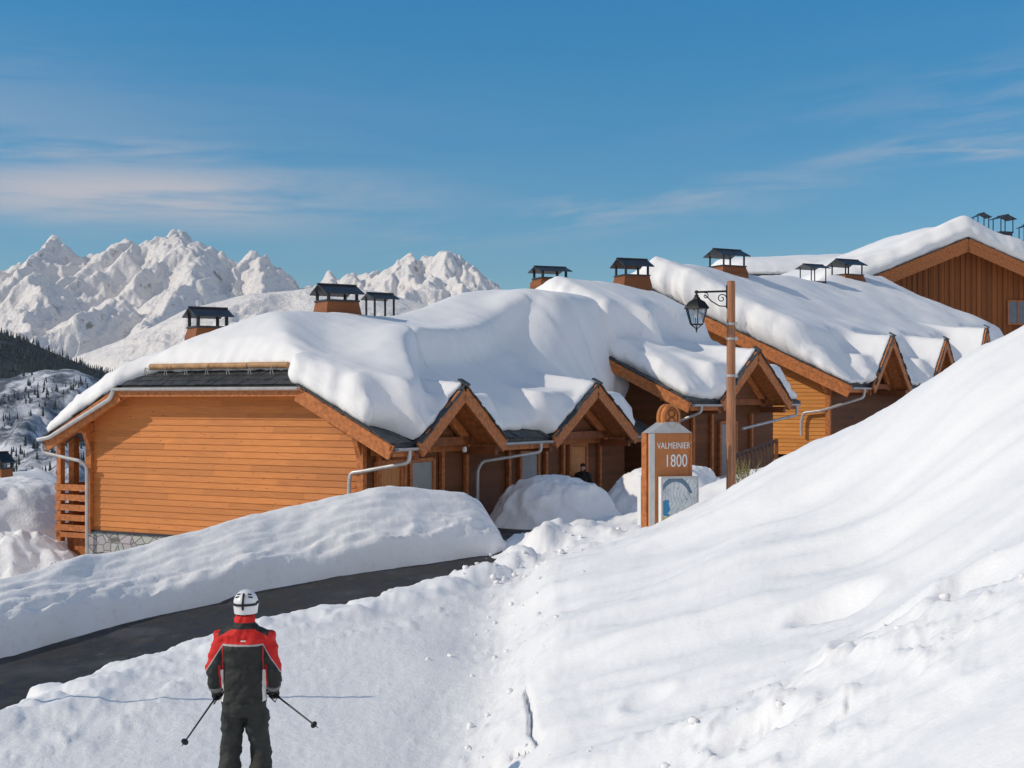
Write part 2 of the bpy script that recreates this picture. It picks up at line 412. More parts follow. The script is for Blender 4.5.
# road
def asphalt():
    t = NT('wet_asphalt'); o = t.tc.outputs['Object']; n = t.noise(o, 3, 6, .65); f = t.noise(o, 60, 3)
    c = t.ramp(n, [(.3, (.018, .019, .022)), (.55, (.040, .036, .033)), (.8, (.062, .056, .05))])
    pat = t.ramp(t.noise(o, .7, 5), [(.52, (0, 0, 0)), (.72, (.35, .35, .35))]); c = t.mix(pat, c, (.15, .15, .155)); sl = t.ramp(t.noise(t.mapping((1, 1, 1)), 2.2, 9, .8), [(.58, (0, 0, 0)), (.68, (.15, .15, .15))]); c = t.mix(sl, c, (.42, .43, .45))
    return t.fin(c, t.ramp(n, [(.3, (.45,) * 3), (.7, (.8,) * 3)]), t.bump(f, .4, .008), 0, .3)
rp = []
for i in range(len(LIP) - 1):
    for k in range(8): rp.append(LIP[i] + (LIP[i + 1] - LIP[i]) * k / 8)
rp = np.array(rp[:-4]); tg = np.gradient(rp[:, :2], axis=0); tg = np.array([np.convolve(np.pad(tg[:, j], 10, 'edge'), np.ones(21) / 21, 'valid') for j in (0, 1)]).T
tg /= np.linalg.norm(tg, axis=1)[:, None]; nl = np.stack([-tg[:, 1], tg[:, 0]], -1)
offs = np.linspace(-.2, 5.6, 12); RP = np.zeros((len(rp), 12, 3))
for j, of in enumerate(offs):
    RP[:, j, :2] = rp[:, :2] + nl * of; _, zz = polydist(RP[:, j, 0], RP[:, j, 1], LIP); RP[:, j, 2] = zz - .036
tag(grid_mesh('road', RP[:, ::-1], asphalt()), kind='structure')

# ------------------------------------------------------------------ snow banks and mounds
BK = [  # base px,py,Y ; crest px,py,Y
    ((-150, 688, 20.6), (-150, 612, 22.6)), ((-60, 668, 22), (-60, 590, 24.3)), ((0, 655, 23), (12, 578, 25.6)), ((50, 644, 23.8), (60, 564, 26.4)), ((100, 632, 24.7), (104, 556, 27.2)), ((150, 619, 25.5), (150, 545, 27.8)), ((200, 606, 26.2), (200, 531, 28.4)),
    ((250, 597, 26.9), (250, 514, 29.2)), ((300, 588, 27.6), (300, 505, 30)), ((350, 578, 28.2), (350, 495, 30.7)), ((400, 569, 28.8), (400, 490, 31.3)), ((440, 561, 29.3), (440, 490.5, 31.8)), ((472, 554, 29.8), (468, 494, 32.2)), ((495, 549, 30.2), (484, 506, 32.5)), ((508, 544, 30.9), (494, 530, 32.6))]
def catmull(P, n):
    P = np.array(P, float); out = []
    for i in range(len(P) - 1):
        p0 = P[max(i - 1, 0)]; p1 = P[i]; p2 = P[i + 1]; p3 = P[min(i + 2, len(P) - 1)]
        for k in range(n):
            t = k / n; out.append(.5 * ((2 * p1) + (-p0 + p2) * t + (2 * p0 - 5 * p1 + 4 * p2 - p3) * t * t + (-p0 + 3 * p1 - 3 * p2 + p3) * t**3))
    out.append(P[-1]); return np.array(out)
bb = catmull([W(*a) for a, b in BK], 22); cc = catmull([W(b[0], b[1], a[2] + .9 + .32 * (b[2] - a[2])) for a, b in BK], 22)
V_ = np.linspace(0, 1, 60); BP = np.zeros((len(bb), 60, 3))
for j, v in enumerate(V_):
    if v <= .55:
        u = v / .55; hz = u**1.0; vt = 1 - (1 - u)**1.7
        vt = .42 * min(1, u / .16)**.8 + .58 * (1 - (1 - max(0, (u - .08) / .92))**1.5) if u > 0 else 0
        vt = .34 * min(1, u / .12)**.8 + .66 * (1 - (1 - max(0, (u - .05) / .95))**1.25) if u > 0 else 0
        vt = min(vt, 1); BP[:, j, :2] = bb[:, :2] + (cc - bb)[:, :2] * hz; BP[:, j, 2] = bb[:, 2] + (cc - bb)[:, 2] * vt
    else:
        u = (v - .55) / .45; BP[:, j, :2] = cc[:, :2] + (cc - bb)[:, :2] / np.linalg.norm((cc - bb)[:, :2], axis=1)[:, None] * u * 2.8; BP[:, j, 2] = cc[:, 2] - (u**1.8) * 1.9
_s = np.cumsum(np.r_[0, np.linalg.norm(np.diff(bb[:, :2], axis=0), axis=1)])[:, None] + 0 * V_[None]
_v = np.repeat(V_[None] * 6, len(bb), 0)
amp = np.clip(np.minimum(V_ / .06, (1 - V_) / .1), 0, 1)[None]
dz = .11 * fbm(_s * .42, _v * .35, 3) + .012 * fbm(_s * 2.1, _v * 2.4, 4) + .03 * fbm(_s * .5 + 3, _v * 3.2, 4) + .010 * fbm(_s * 1.7, _v * 3.0 + 5, 4)
lowr = np.exp(-((V_ - .12) / .12)**2)[None]
dz = dz + lowr * .055 * (ridged(_s * 1.3, _v * 1.6, 4) - .95)
BP[:, :, 2] += amp * dz; BP[:, :, 1] += amp * .8 * (.06 * fbm(_s * .8 + 9, _v * 1.4, 4)) ; BP[:, 0, 2] -= .1
BP[:, 0, 1] += .12 * fbm(_s * 1.2, _v, 3)[:, 0]
for q, j in ((0, 1), (1, 2)): BP[:, q, :2] += 0
BP[-1, :, 2] = -3.5
tag(grid_mesh('snow_bank', BP[:, ::-1], M['snow_bank']), 'long ploughed snow bank with shaded face along the road before the nearest chalet', 'snow bank')

def mound(name, c, rx, ry, top, label, seed, pw=.75, rough=.10, rz=0, lumps=1.0):
    nr_, na = 46, 110; rr = np.linspace(0, 1, nr_)[:, None]; th = np.linspace(0, 2 * np.pi, na + 1)[None]
    ed = 1 + .12 * fbm(np.cos(th) * 1.3 + seed, np.sin(th) * 1.3, 3)
    x0 = rr * np.cos(th) * rx * ed; y0 = rr * np.sin(th) * ry * ed
    x = c[0] + x0 * math.cos(rz) - y0 * math.sin(rz); y = c[1] + x0 * math.sin(rz) + y0 * math.cos(rz)
    gb = float(c[2]) - .3; h = top - gb
    z = gb + h * np.clip(1 - rr**2.2, 0, 1)**pw + 0 * th
    w = np.sin(np.clip(rr, 0, 1) * np.pi * .5 + .6)
    z = z + w * (rough * fbm(x * .8 + seed, y * .8, 4) + rough * .5 * lumps * (ridged(x * 1.3 + seed, y * 1.3, 4) - .9))
    x = x + .1 * lumps * fbm(x * 1.1 + seed * 2, z * 1.5, 3); y = y + .1 * fbm(x * 1.3, z * 1.5 + seed, 3)
    P = np.stack([x, y, z], -1); o = grid_mesh(name, P, M['snow_mound']); tag(o, label, 'snow mound', 'snow mounds beside the chalets'); return o
p = W(553, 525, 37.3); mound('snow_mound', (p.x, p.y, -3.45), 1.85, 1.6, -2.02, 'rounded shaded snow mound between the two porch gables, right of the snow bank', 3.1, pw=.6, rough=.16)
p = W(672, 525, 39.2); mound('snow_mound', (p.x, p.y, -3.1), 2.0, 1.5, -1.78, 'shaded snow mound directly behind the resort sign', 8.4, pw=.6, rough=.16)
p = W(12, 525, 43.5); mound('snow_mound', (p.x, p.y, -4.6), 3.1, 3.5, -2.38, 'sunlit snow mound left of the balcony of the nearest chalet', 12.9, pw=.55, rough=.12, lumps=.6)
p = W(2, 556, 38.5); mound('snow_mound', (p.x, p.y, -4.7), 2.6, 1.3, -3.65, 'low crumbly snow heap in front of the sunlit mound at the picture edge', 17.9, pw=.7, rough=.17, lumps=1.5)
# ------------------------------------------------------------------ chalets
class Frame:
    def __init__(s, O, az):
        s.O = Vector(O); s.a = R_(az); s.rz = R_(90 - az)
        s.u = Vector((math.sin(s.a), math.cos(s.a), 0)); s.g = Vector((-math.cos(s.a), math.sin(s.a), 0))
    def loc(s, p):
        d = Vector(p) - s.O; return Vector((d.dot(s.u), d.dot(s.g), d.z))
def siding_h(mb, fx, z0, z1, h, lo, hi, lap=.028, mi=0):
    """boards with a lapped profile; fx(s, out, z) -> point"""
    z = z0
    while z < z1 - .02:
        zt = min(z + h, z1); a0, a1 = lo(z), hi(z); b0, b1 = lo(zt - .004), hi(zt - .004)
        if a1 - a0 > .03:
            if b1 < b0: b0 = b1 = (b0 + b1) / 2
            P = [fx(a0, lap, z), fx(a1, lap, z), fx(b1, .004, zt), fx(b0, .004, zt), fx(a0, -.05, z), fx(a1, -.05, z), fx(b1, -.05, zt), fx(b0, -.05, zt)]
            mb.add(P, [(0, 1, 2, 3), (4, 5, 1, 0), (3, 2, 6, 7), (4, 0, 3, 7), (1, 5, 6, 2)], mi)
        z += h
def siding_v(mb, fx, s0, s1, wd, bot, top, mi=0):
    s = s0; i = 0
    while s < s1 - .02:
        e = min(s + wd, s1); o = .03 if i % 2 else .0
        mb.add([fx(s, o, bot), fx(e - .012, o, bot), fx(e - .012, o, top(e)), fx(s, o, top(s)), fx(s, -.06, bot), fx(e - .012, -.06, bot), fx(e - .012, -.06, top(e)), fx(s, -.06, top(s))],
               [(0, 1, 2, 3), (4, 0, 3, 7), (1, 5, 6, 2), (3, 2, 6, 7)], mi); s = e; i += 1
def arc(p0, p1, p2, n=5):
    return [(1 - t) * (1 - t) * p0 + 2 * t * (1 - t) * p1 + t * t * p2 for t in [i / n for i in range(n + 1)]]
def pipe_path(pts, r=.12):
    pts = [Vector(p) for p in pts]; out = [pts[0]]
    for i in range(1, len(pts) - 1):
        a = (pts[i - 1] - pts[i]).normalized(); b = (pts[i + 1] - pts[i]).normalized()
        out += arc(pts[i] + a * r, pts[i], pts[i] + b * r)
    out.append(pts[-1]); return out
def gutter(name, p0, p1, parent, r=.075):
    p0 = Vector(p0); p1 = Vector(p1); d = (p1 - p0).normalized(); sd = d.cross(Vector((0, 0, 1))).normalized(); rings = []
    for p in (p0, p1):
        ring = [p + sd * math.cos(math.pi + math.pi * k / 8) * r + Vector((0, 0, math.sin(math.pi + math.pi * k / 8) * r)) for k in range(9)]
        ring += [p + sd * math.cos(2 * math.pi - math.pi * k / 8) * (r - .012) + Vector((0, 0, .006 + math.sin(2 * math.pi - math.pi * k / 8) * (r - .012))) for k in range(9)]
        rings.append(ring)
    mb = MB().loft(rings); n = max(2, int((p1 - p0).length / .9))
    for i in range(n + 1): mb.bar(p0 + (p1 - p0) * i / n + sd * -.08, p0 + (p1 - p0) * i / n + sd * .08, .025, .012)
    return mb.build(name, M['zinc'], parent, 40)

def chalet(label, O, az, w, e, k, z0, og, L, zb, hip=None, dormers=(), step=None, vertical=False, group='orange timber chalets under thick snow', detail=True, stone=0, mats=('siding', 'porch_wood'), bh_=.36):
    fr = Frame(O, az); root = empty('chalet', fr.O, fr.rz); tag(root, label, 'chalet', group)
    bc = w / 2; zr = z0 + k * (bc + e); zlim = (lambda b: np.minimum(z0 + k * (b + e), z0 + k * (w + e - b)))
    ws = M[mats[0]]
    # roof
    mb = MB(); T = (0, 0, -.16); bs = .35; zs = z0 + k * (bs + e)
    lows = []; ed_ = [-og] + [t for d in dormers for t in (d[0], d[1])] + [L + .3]
    for i in range(0, len(ed_), 2):
        if ed_[i + 1] - ed_[i] > .02: lows.append((ed_[i], ed_[i + 1]))
    for (q0, q1) in lows: mb.prism([(q0, -e, z0), (q1, -e, z0), (q1, bs, zs), (q0, bs, zs)], T)
    if hip:
        zh, kh = hip; bh = (zh - z0) / k - e; ar = -og + (zr - zh) / kh
        mb.prism([(-og, bs, zs), (L + .3, bs, zs), (L + .3, bc, zr), (ar, bc, zr), (-og, bh, zh)], T)
        mb.prism([(-og, w + e, z0), (L + .3, w + e, z0), (L + .3, bc, zr), (ar, bc, zr), (-og, w - bh, zh)], T)
        mb.prism([(-og, bh, zh), (ar, bc, zr), (-og, w - bh, zh)], T)
    else:
        bh = bc; zh = zr
        mb.prism([(-og, bs, zs), (L + .3, bs, zs), (L + .3, bc, zr), (-og, bc, zr)], T)
        mb.prism([(-og, w + e, z0), (L + .3, w + e, z0), (L + .3, bc, zr), (-og, bc, zr)], T)
    roof = mb.build('roof', [M['slate']], root)
    # soffit boards under the overhangs
    sf = MB()
    for (b0, zz0, b1, zz1) in ((-e + .05, z0, bh, zh), (w + e - .05, z0, w - bh, zh)):
        sf = MB(); sf.add([(-og + .05, b0, zz0 - .19), (0, b0, zz0 - .19), (0, b1, zz1 - .19), (-og + .05, b1, zz1 - .19)], [(0, 1, 2, 3)]); sf.build('soffit', M['beam'], root)
    for (q0, q1) in lows:
        q0 = max(q0, 0); q1 = min(q1, L); sf = MB(); sf.add([(q0, -e + .04, z0 - .19), (q1, -e + .04, z0 - .19), (q1, .05, z0 - .19 + k * e), (q0, .05, z0 - .19 + k * e)], [(0, 1, 2, 3)]); sf.build('soffit', M['beam'], root)
    if hip: MB().add([(-og + .05, bh, zh - .2), (-og + .05, w - bh, zh - .2), (.05, w - bh, zh - .2), (.05, bh, zh - .2)], [(0, 1, 2, 3)]).build('soffit', M['beam'], root)
    # jagged slate edge along the rakes
    rr = random.Random(int(abs(az * 7 + w * 13)))
    for sgn, b0, b1 in ((1, -e, bh), (-1, w + e, w - bh)):
        n = int(abs(b1 - b0) / .26); se = MB()
        for i in range(n):
            b = b0 + (b1 - b0) * (i + .5) / n; z = float(zlim(b)) + .035
            rot = Matrix.Rotation(math.atan(k) * sgn + rr.uniform(-.05, .09), 3, 'X')
            se.box((-og + .1 - rr.uniform(.03, .1), b, z + rr.uniform(-.01, .025)), (.24, .34, .035), rot)
        se.build('slate_edge', M['slate'], root)
    # barge boards
    for sgn, b0, b1 in ((1, -e, bh), (-1, w + e, w - bh)):
        bb_ = MB(); off = Vector((0, 0, -.02 - bh_ / 2))
        bb_.bar(Vector((-og - .03, b0, z0)) + off, Vector((-og - .03, b1, zh)) + off, .07, bh_)
        bb_.bar(Vector((-og - .075, b0, z0 + .02)) + off + Vector((0, 0, bh_ * .28)), Vector((-og - .075, b1, zh + .02)) + off + Vector((0, 0, bh_ * .28)), .03, bh_ * .33)
        bb_.build('barge_board', M['beam'], root)
    # gable wall
    mb = MB(); top = float(min(zlim(bc), (zh + (hip[1] * og if hip else 0)))) - .2
    lo = lambda z: max(0.0, (z + .2 - z0) / k - e); hi = lambda z: min(w, w + e - (z + .2 - z0) / k)
    if vertical: siding_v(mb, lambda s, o, z: (-o, s, z), 0, w, .19, zb, lambda s: float(zlim(s)) - .2)
    else: siding_h(mb, lambda s, o, z: (-o, s, z), zb + stone, top, .165, lo, hi)
    mb.build('wall', ws, root)
    # long front wall, back walls
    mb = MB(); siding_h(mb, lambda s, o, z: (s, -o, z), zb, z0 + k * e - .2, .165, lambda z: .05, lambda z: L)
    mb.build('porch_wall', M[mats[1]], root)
    mb = MB(); mb.box((L / 2, w - .05, (zb + z0 + k * e - .2) / 2), (L, .1, z0 + k * e - .2 - zb)); mb.prism([(L, 0, zb), (L, w, zb), (L, w, z0 + k * e - .2), (L, bc, zr - .2), (L, 0, z0 + k * e - .2)], (-.1, 0, 0))
    mb.build('rear_wall', M['beam_dark'], root)
    if stone:
        MB().box((-.01, w / 2 + .05, zb + stone / 2 - .2), (.14, w + .1, stone + .4)).build('stone_base', M['stone'], root)
        MB().box((-.07, w / 2, zb + stone + .03), (.1, w + .16, .06)).build('base_flashing', M['capmetal'], root)
    # corner posts, purlins with braces
    for b in (.07, w - .07):
        if not vertical: MB().box((-.05, b, (zb + stone + float(zlim(b)) - .2) / 2), (.16, .2, float(zlim(b)) - .2 - zb - stone)).build('corner_post', M['beam'], root)
    for b in (.1, w - .1) + (() if hip else (bc,)):
        z = float(zlim(b)) - .34 - (.1 if b == bc else 0); q = MB()
        q.bar((-og + .04, b, z), (.2, b, z), .2, .26); q.bar((-og + .25, b, z - .1), (-.04, b, z - .62), .14, .16)
        q.build('purlin', M['beam'], root)
    # eave fascia and gutters between the dormers
    edges = [-og + .05] + [t for d in dormers for t in (d[0], d[1])] + [L]
    for i in range(0, len(edges), 2):
        if edges[i + 1] - edges[i] > .35:
            MB().bar((edges[i], -e + .04, z0 - .2), (edges[i + 1], -e + .04, z0 - .2), .05, .2).build('fascia', M['beam'], root)
            gutter('gutter', (edges[i] + .02, -e - .09, z0 - .1), (edges[i + 1] - .03, -e - .09, z0 - .1), root)
            q = MB(); t = edges[i] + .1
            while t < edges[i + 1] - .1:
                q.box((t, -e + .12, z0 + .09 + rr.uniform(-.01, .02)), (.24, .34, .03), Matrix.Rotation(math.atan(k), 3, 'X')); t += .25
            q.build('eave_slates', M['slate'], root)
    # dormers
    for (t0, t1, rise, pj) in dormers:
        tc = (t0 + t1) / 2; za = z0 + rise; bf = -e - pj; bk = (za - z0) / k - e + .1
        rt = MB()
        for ts in (t0, t1):
            rt.prism([(ts, bf, z0), (tc, bf, za), (tc, bk, za), (ts, -e + .1, z0)], (0, 0, -.12))
        dm = rt.build('dormer', M['slate'], root)
        sb_ = MB()
        for ts in (t0, t1): sb_.prism([(ts + (.02 if ts == t0 else -.02), bf + .02, z0 - .125), (tc, bf + .02, za - .125), (tc, bk, za - .125), (ts + (.02 if ts == t0 else -.02), .05, z0 - .125)], (0, 0, -.03))
        sb_.build('soffit', M['beam'], dm)
        kk = rise / (tc - t0); q = MB()
        for ts, sg in ((t0, -1), (t1, 1)):
            n = 9
            for i in range(n):
                f = (i + .5) / n; rot = Matrix.Rotation(math.atan(kk) * sg, 3, 'Y')
                q.box((ts + (tc - ts) * f, bf + .0 - rr.uniform(.0, .06), z0 + rise * f + .03 + rr.uniform(-.01, .035)), (.36, .17, .035), rot)
        q.box((tc, bf - .02, za + .1), (.2, .3, .05), Matrix.Rotation(.5, 3, 'X'))
        q.build('dormer_slates', M['slate'], dm)
        for ts in (t0, t1):
            MB().bar((ts, bf - .03, z0 - .17), (tc, bf - .03, za - .17), .07, .38, up=(0, 0, 1)).build('barge_board', M['beam_dark' if False else 'beam'], dm)
            MB().bar((ts + (.55 if ts == t0 else -.55), bf + .75, z0 - .2 + .1), (tc, bf + .75, za - .42), .12, .26).build('rafter', M['beam'], dm)
        MB().bar((t0 + .2, bf + .75, z0 - .02), (t1 - .2, bf + .75, z0 - .02), .12, .22).build('tie_beam', M['beam_dark'], dm)
        q = MB(); q.prism([(t0 + .35, .0 - e * .35, z0 - .1), (t1 - .35, -e * .35, z0 - .1), (tc, -e * .35, za - .4)], (0, .06, 0)); q.build('gable_panel', M['porch_wood'], dm)
        for ts in (t0 + .12, t1 - .12):
            MB().bar((ts, bf + .15, z0 - .3), (ts, .3, z0 - .3), .16, .22).build('plate_beam', M['beam_dark'], dm)
    return fr, root, zlim

def roof_snow(label, fr, zl, a0f, a1, b0f, b1, Df, dormers=(), z0=0, e=1, hipf=None, step=None, seed=0, res=.13, mound_amp=.12, edge_r=.7, edge_h=.55, bulge=.12, abut=False):
    nu = int((a1 + 1) / res); nv = int((b1 - b0f(np.array([3.0]))[0]) / res)
    u = np.linspace(0, 1, nu)[:, None]; v = np.linspace(0, 1, nv)[None]
    an = -.9 + u * (a1 + .9); bn = -1.1 + v * (b1 + 1.1)
    A0 = a0f(bn + 0 * an); B0 = b0f(an + 0 * bn)
    # finer at the gable edge
    a = A0 + (u**1.15) * (a1 - A0); B0 = b0f(a); b = B0 + v * (b1 - B0)
    rng_ = 0 * a + 0 * b; a = a + rng_; b = b + rng_
    def roofH(a, b):
        r = zl(b)
        if hipf is not None: r = np.minimum(r, hipf(a))
        if step is not None: r = r + step(a)
        return r
    base = roofH(a, b); D = Df(a, b)
    eg = np.minimum.reduce([b - B0 + .0, (b1 - b), a - A0] + ([] if abut else [(a1 - a)]))
    er = edge_r * (1 + .3 * fbm(a * .8 + seed, b * .8, 2)) ; tt = np.clip(eg / er, 0, 1)
    f = edge_h + (1 - edge_h) * np.sqrt(1 - (1 - tt)**2)
    # rounded ridge: smooth min of both slopes
    top = base + D * f
    for _ in range(6):   # soften the ridge line
        pass
    for (t0, t1, rise, pj) in dormers:
        tc = (t0 + t1) / 2; hw = tc - t0
        dh = z0 + rise - rise / hw * np.abs(a - tc)
        bk = (rise) / .5 - e
        inside = (np.abs(a - tc) < hw + .4)
        dd = np.maximum(dh + .15 + .10 * sstep(b, -e, 0.4), z0 + .16 + min(.74 * rise, 1.15) * sstep(b, -e - .25, -e + .35)) - 1.8 * np.maximum(0, np.abs(a - tc) - hw)
        kx = 4.0; m = np.maximum(top, dd); top = np.where(inside, m + np.log(np.exp(-kx * np.abs(top - dd)) + 1) / kx * (np.abs(top - dd) < 1), top)
        base = np.where(inside, np.maximum(base, dh + .03), base)
    def blur(Z, n):
        for _ in range(n):
            Zp = np.pad(Z, 1, 'edge'); Z = .5 * Z + .125 * (Zp[:-2, 1:-1] + Zp[2:, 1:-1] + Zp[1:-1, :-2] + Zp[1:-1, 2:])
        return Z
    rb = blur(top, 14); wr = sstep(eg, .5, 1.1) ; wr = np.maximum(wr * np.exp(-((b - (b1 + B0) / 2) / 2.2)**2), .0); top = top * (1 - wr) + rb * wr
    top = blur(top, 1)
    am = sstep(eg, -.05, .9)
    top = top + am * (.42 * mound_amp * fbm(a * .28 + seed, b * .32, 3)) + (.3 + .7 * am) * (.012 * fbm(a * 1.6 + seed, b * 1.6, 5))
    rag = (1 - sstep(eg, .1, .8)) * .06; top = top + rag * fbm(a * 3 + seed, b * 3, 4)
    P = np.stack([a, b, np.maximum(top, base + .03)], -1)
    # skirt with a bulging edge
    nu, nv = a.shape
    ring = [(i, 0) for i in range(nu)] + [(nu - 1, j) for j in range(1, nv)] + [(i, nv - 1) for i in range(nu - 2, -1, -1)] + [(0, j) for j in range(nv - 2, 0, -1)]
    ri = np.array([i * nv + j for i, j in ring]); V = P.reshape(-1, 3); E = V[ri]; Bz = base.reshape(-1)[ri]
    no = []
    for (i, j) in ring:
        d = np.array([(-1.0 if i == 0 else (1.0 if i == nu - 1 else 0)), (-1.0 if j == 0 else (1.0 if j == nv - 1 else 0))]); no.append(d / np.linalg.norm(d))
    no = np.array(no); rings = [ri]; VV = [V]; n0 = len(V)
    for fr_, ou in ((.8, .7), (.5, 1.0), (.22, .75), (0.0, -.1)):
        bz = Bz + .02 + (E[:, 2] - Bz - .02) * fr_
        nn = fbm(E[:, 0] * 2.2 + seed + fr_ * 3, E[:, 1] * 2.2 + bz * 2, 3)
        o_ = bulge * ou * np.clip((E[:, 2] - Bz) / .5, .1, 1.6) * (1 + .5 * nn)
        VV.append(np.stack([E[:, 0] + no[:, 0] * o_, E[:, 1] + no[:, 1] * o_, bz], -1)); rings.append(np.arange(n0, n0 + len(ri))); n0 += len(ri)
    idx = np.arange(nu * nv).reshape(nu, nv)
    Q = [np.stack([idx[:-1, :-1], idx[1:, :-1], idx[1:, 1:], idx[:-1, 1:]], -1).reshape(-1, 4)]
    for r0, r1 in zip(rings[:-1], rings[1:]):
        Q.append(np.stack([r0, r1, np.roll(r1, -1), np.roll(r0, -1)], -1))
    o = np_mesh('roof_snow', np.concatenate(VV), np.concatenate(Q), M['snow_roof'])
    o.location = fr.O; o.rotation_euler = (0, 0, fr.rz); tag(o, label, 'roof snow', 'thick snow blankets on the chalet roofs'); return o

def chimney(root, fr, px, py_cap, py_base, Y, wid, dep, base_h, roof_col='capmetal', rot=0.0, thin=False):
    """boarded chimney box, open posts and a small pitched metal roof; py_cap is the ridge of the cap, py_base the foot seen in the snow"""
    pt = fr.loc(W(px, py_cap, Y)); zt = pt.z; zf = fr.loc(W(px, py_base, Y)).z; rt = Matrix.Rotation(rot, 3, 'Z')
    H = zt - zf; o3 = lambda x, y, z: Vector((pt.x, pt.y, 0)) + rt @ Vector((x, y, 0)) + Vector((0, 0, z))
    bt = zf + base_h; caph = H * .29
    mb = MB(); hx, hy = dep / 2, wid / 2
    if not thin:
        sink = 1.3; ringz = [(zf - sink, 1.12), (zf, 1.06), (bt, .93)]
        mb.loft([[o3(sx * hx * s, sy * hy * s, z) for sx, sy in ((-1, -1), (1, -1), (1, 1), (-1, 1))] for z, s in ringz])
        base = mb.build('chimney', M['chim'], root)
        r = MB(); r.loft([[o3(sx * hx * s, sy * hy * s, z) for sx, sy in ((-1, -1), (1, -1), (1, 1), (-1, 1))] for z, s in ((bt + .003, .98), (bt + .06, .98))]); r.build('coping', M['capmetal'], base)
    else:
        mb.loft([[o3(sx * hx * .8, sy * hy * .8, z) for sx, sy in ((-1, -1), (1, -1), (1, 1), (-1, 1))] for z in (zf - 1.2, zf - .2)])
        base = mb.build('chimney', M['capmetal'], root)
    pw = .05 if thin else .07
    for sx in (-1, 1):
        for sy in (-1, 1):
            MB().bar(o3(sx * hx * .84, sy * hy * .84, bt if not thin else zf - .3), o3(sx * hx * .84, sy * hy * .84, zt - caph * .9), pw, pw).build('post', M['iron'], base)
    c = MB(); ox = hx * 1.16; oy = hy * 1.22
    for sy in (-1, 1):
        c.prism([o3(-ox, sy * oy, zt - caph), o3(ox, sy * oy, zt - caph), o3(ox, 0, zt), o3(-ox, 0, zt)], (0, 0, -.035))
    c.bar(o3(-ox, 0, zt + .012), o3(ox, 0, zt + .012), .1, .04)
    c.build('cap', M[roof_col], base)
    return base

# --- nearest chalet
K1 = .5; W1 = 9.34; E1 = 1.15; Z1 = -1.05; ZH = .35; OG = .5; L1 = 14.6; KH = .55
D1 = [(.46, 4.5, 1.40, .12), (7.3, 12.76, 1.52, .12)]
O1 = (-3.57, 34, 0)
f1, c1, zl1 = chalet('nearest orange chalet with sunlit boarded gable wall and two shaded porch gables', O1, 30, W1, E1, K1, Z1, OG, L1, -4.25, hip=(ZH, KH), dormers=D1, stone=.62)
bh1 = (ZH - Z1) / K1 - E1
def D_1(a, b):
    br = -1.35 + 2.8 * sstep(a, .0, 5.0) + 1.2 * sstep(a, 5, 14) + .12 * fbm(a * .4, a * 0 + .7, 2)
    full = .74 + .12 * sstep(a, 1, 6) + 1.24 * sstep(a, 7, 14.3)
    full = full * (1 - .10 * sstep(b, 4.6, 6.5) * (1 - sstep(a, 5, 9)))
    low = .42 + .45 * np.clip((b + 1.1) / 2.6, 0, 1.1) + .03 * fbm(a * .6, b * 1.6, 3) + 2.5 * sstep(a, 10.0, 14.5) * sstep(b, -.2, 2.4) * (1 - .8 * sstep(b, 2.6, 5)); full = full + np.maximum(low + .42 - full, 0) * np.exp(-((b - br) / 1.5)**2) + .5 * (1 - np.clip((b - br) / 3.0, 0, 1)) * (1 - .5 * sstep(a, 9, 14))
    s = sstep(b - br, 0, .22)
    # ripples where the lower layer has crept
    for kq in (.55, 1.05, 1.6):
        bq = br - kq * (1 + .1 * kq) + .22 * fbm(a * .55 + kq * 7, a * 0, 3); low = low + .07 * sstep(b - bq, 0, .10) * np.exp(-np.maximum(b - bq, 0) / .45) * sstep(fbm(a * .3 + kq * 3, a * 0 + kq, 2), -.25, .2)
    fl = 1 + .25 * sstep(b, 6.5, 8) * (1 - sstep(b, 9, 10.6))
    D = low * (1 - s) + full * s * fl
    zc = 1.87 + .74 + .12 * sstep(a, 1, 6) + 1.24 * sstep(a, 7, 14.3) - .14 * np.maximum(4.7 - b, 0) + .05; lim = zc - zl1(b); kx = 5.0
    return np.where(D > lim - 1.5, -np.log(np.exp(-kx * D) + np.exp(-kx * np.maximum(lim, .1))) / kx, D)
a01 = lambda b: -OG + .06 + .62 * sstep(b, bh1 - .35, bh1 + .2) * (1 - sstep(b, W1 - bh1 - 1.0, W1 - bh1 + .5)) + .05 * fbm(b * 2.1, b * 0 + 2, 3)
def b0_1(a):
    r = -E1 + .38 + .10 * fbm(a * 1.3, a * 0 + 5, 3) + .45 * np.exp(-((a + .2) / .5)**2) + 1.7 * sstep(a, 13.0, 14.2)
    for (t0, t1, ri, pj) in D1: 
        s = sstep(a, t0 - .15, t0 + .15) * (1 - sstep(a, t1 - .15, t1 + .15)); r = r * (1 - s) + s * (-E1 - pj + .06 + .05 * fbm(a * 2.3, a * 0, 2))
    return r
roof_snow('thick snow on the nearest chalet roof, with a shaded lower layer above the two porch gables', f1, zl1, a01, L1 + 2.9, b0_1, W1 + E1 - .12, D_1, D1, Z1, E1, hipf=lambda a: ZH + KH * (a + OG), seed=1.7, abut=True)
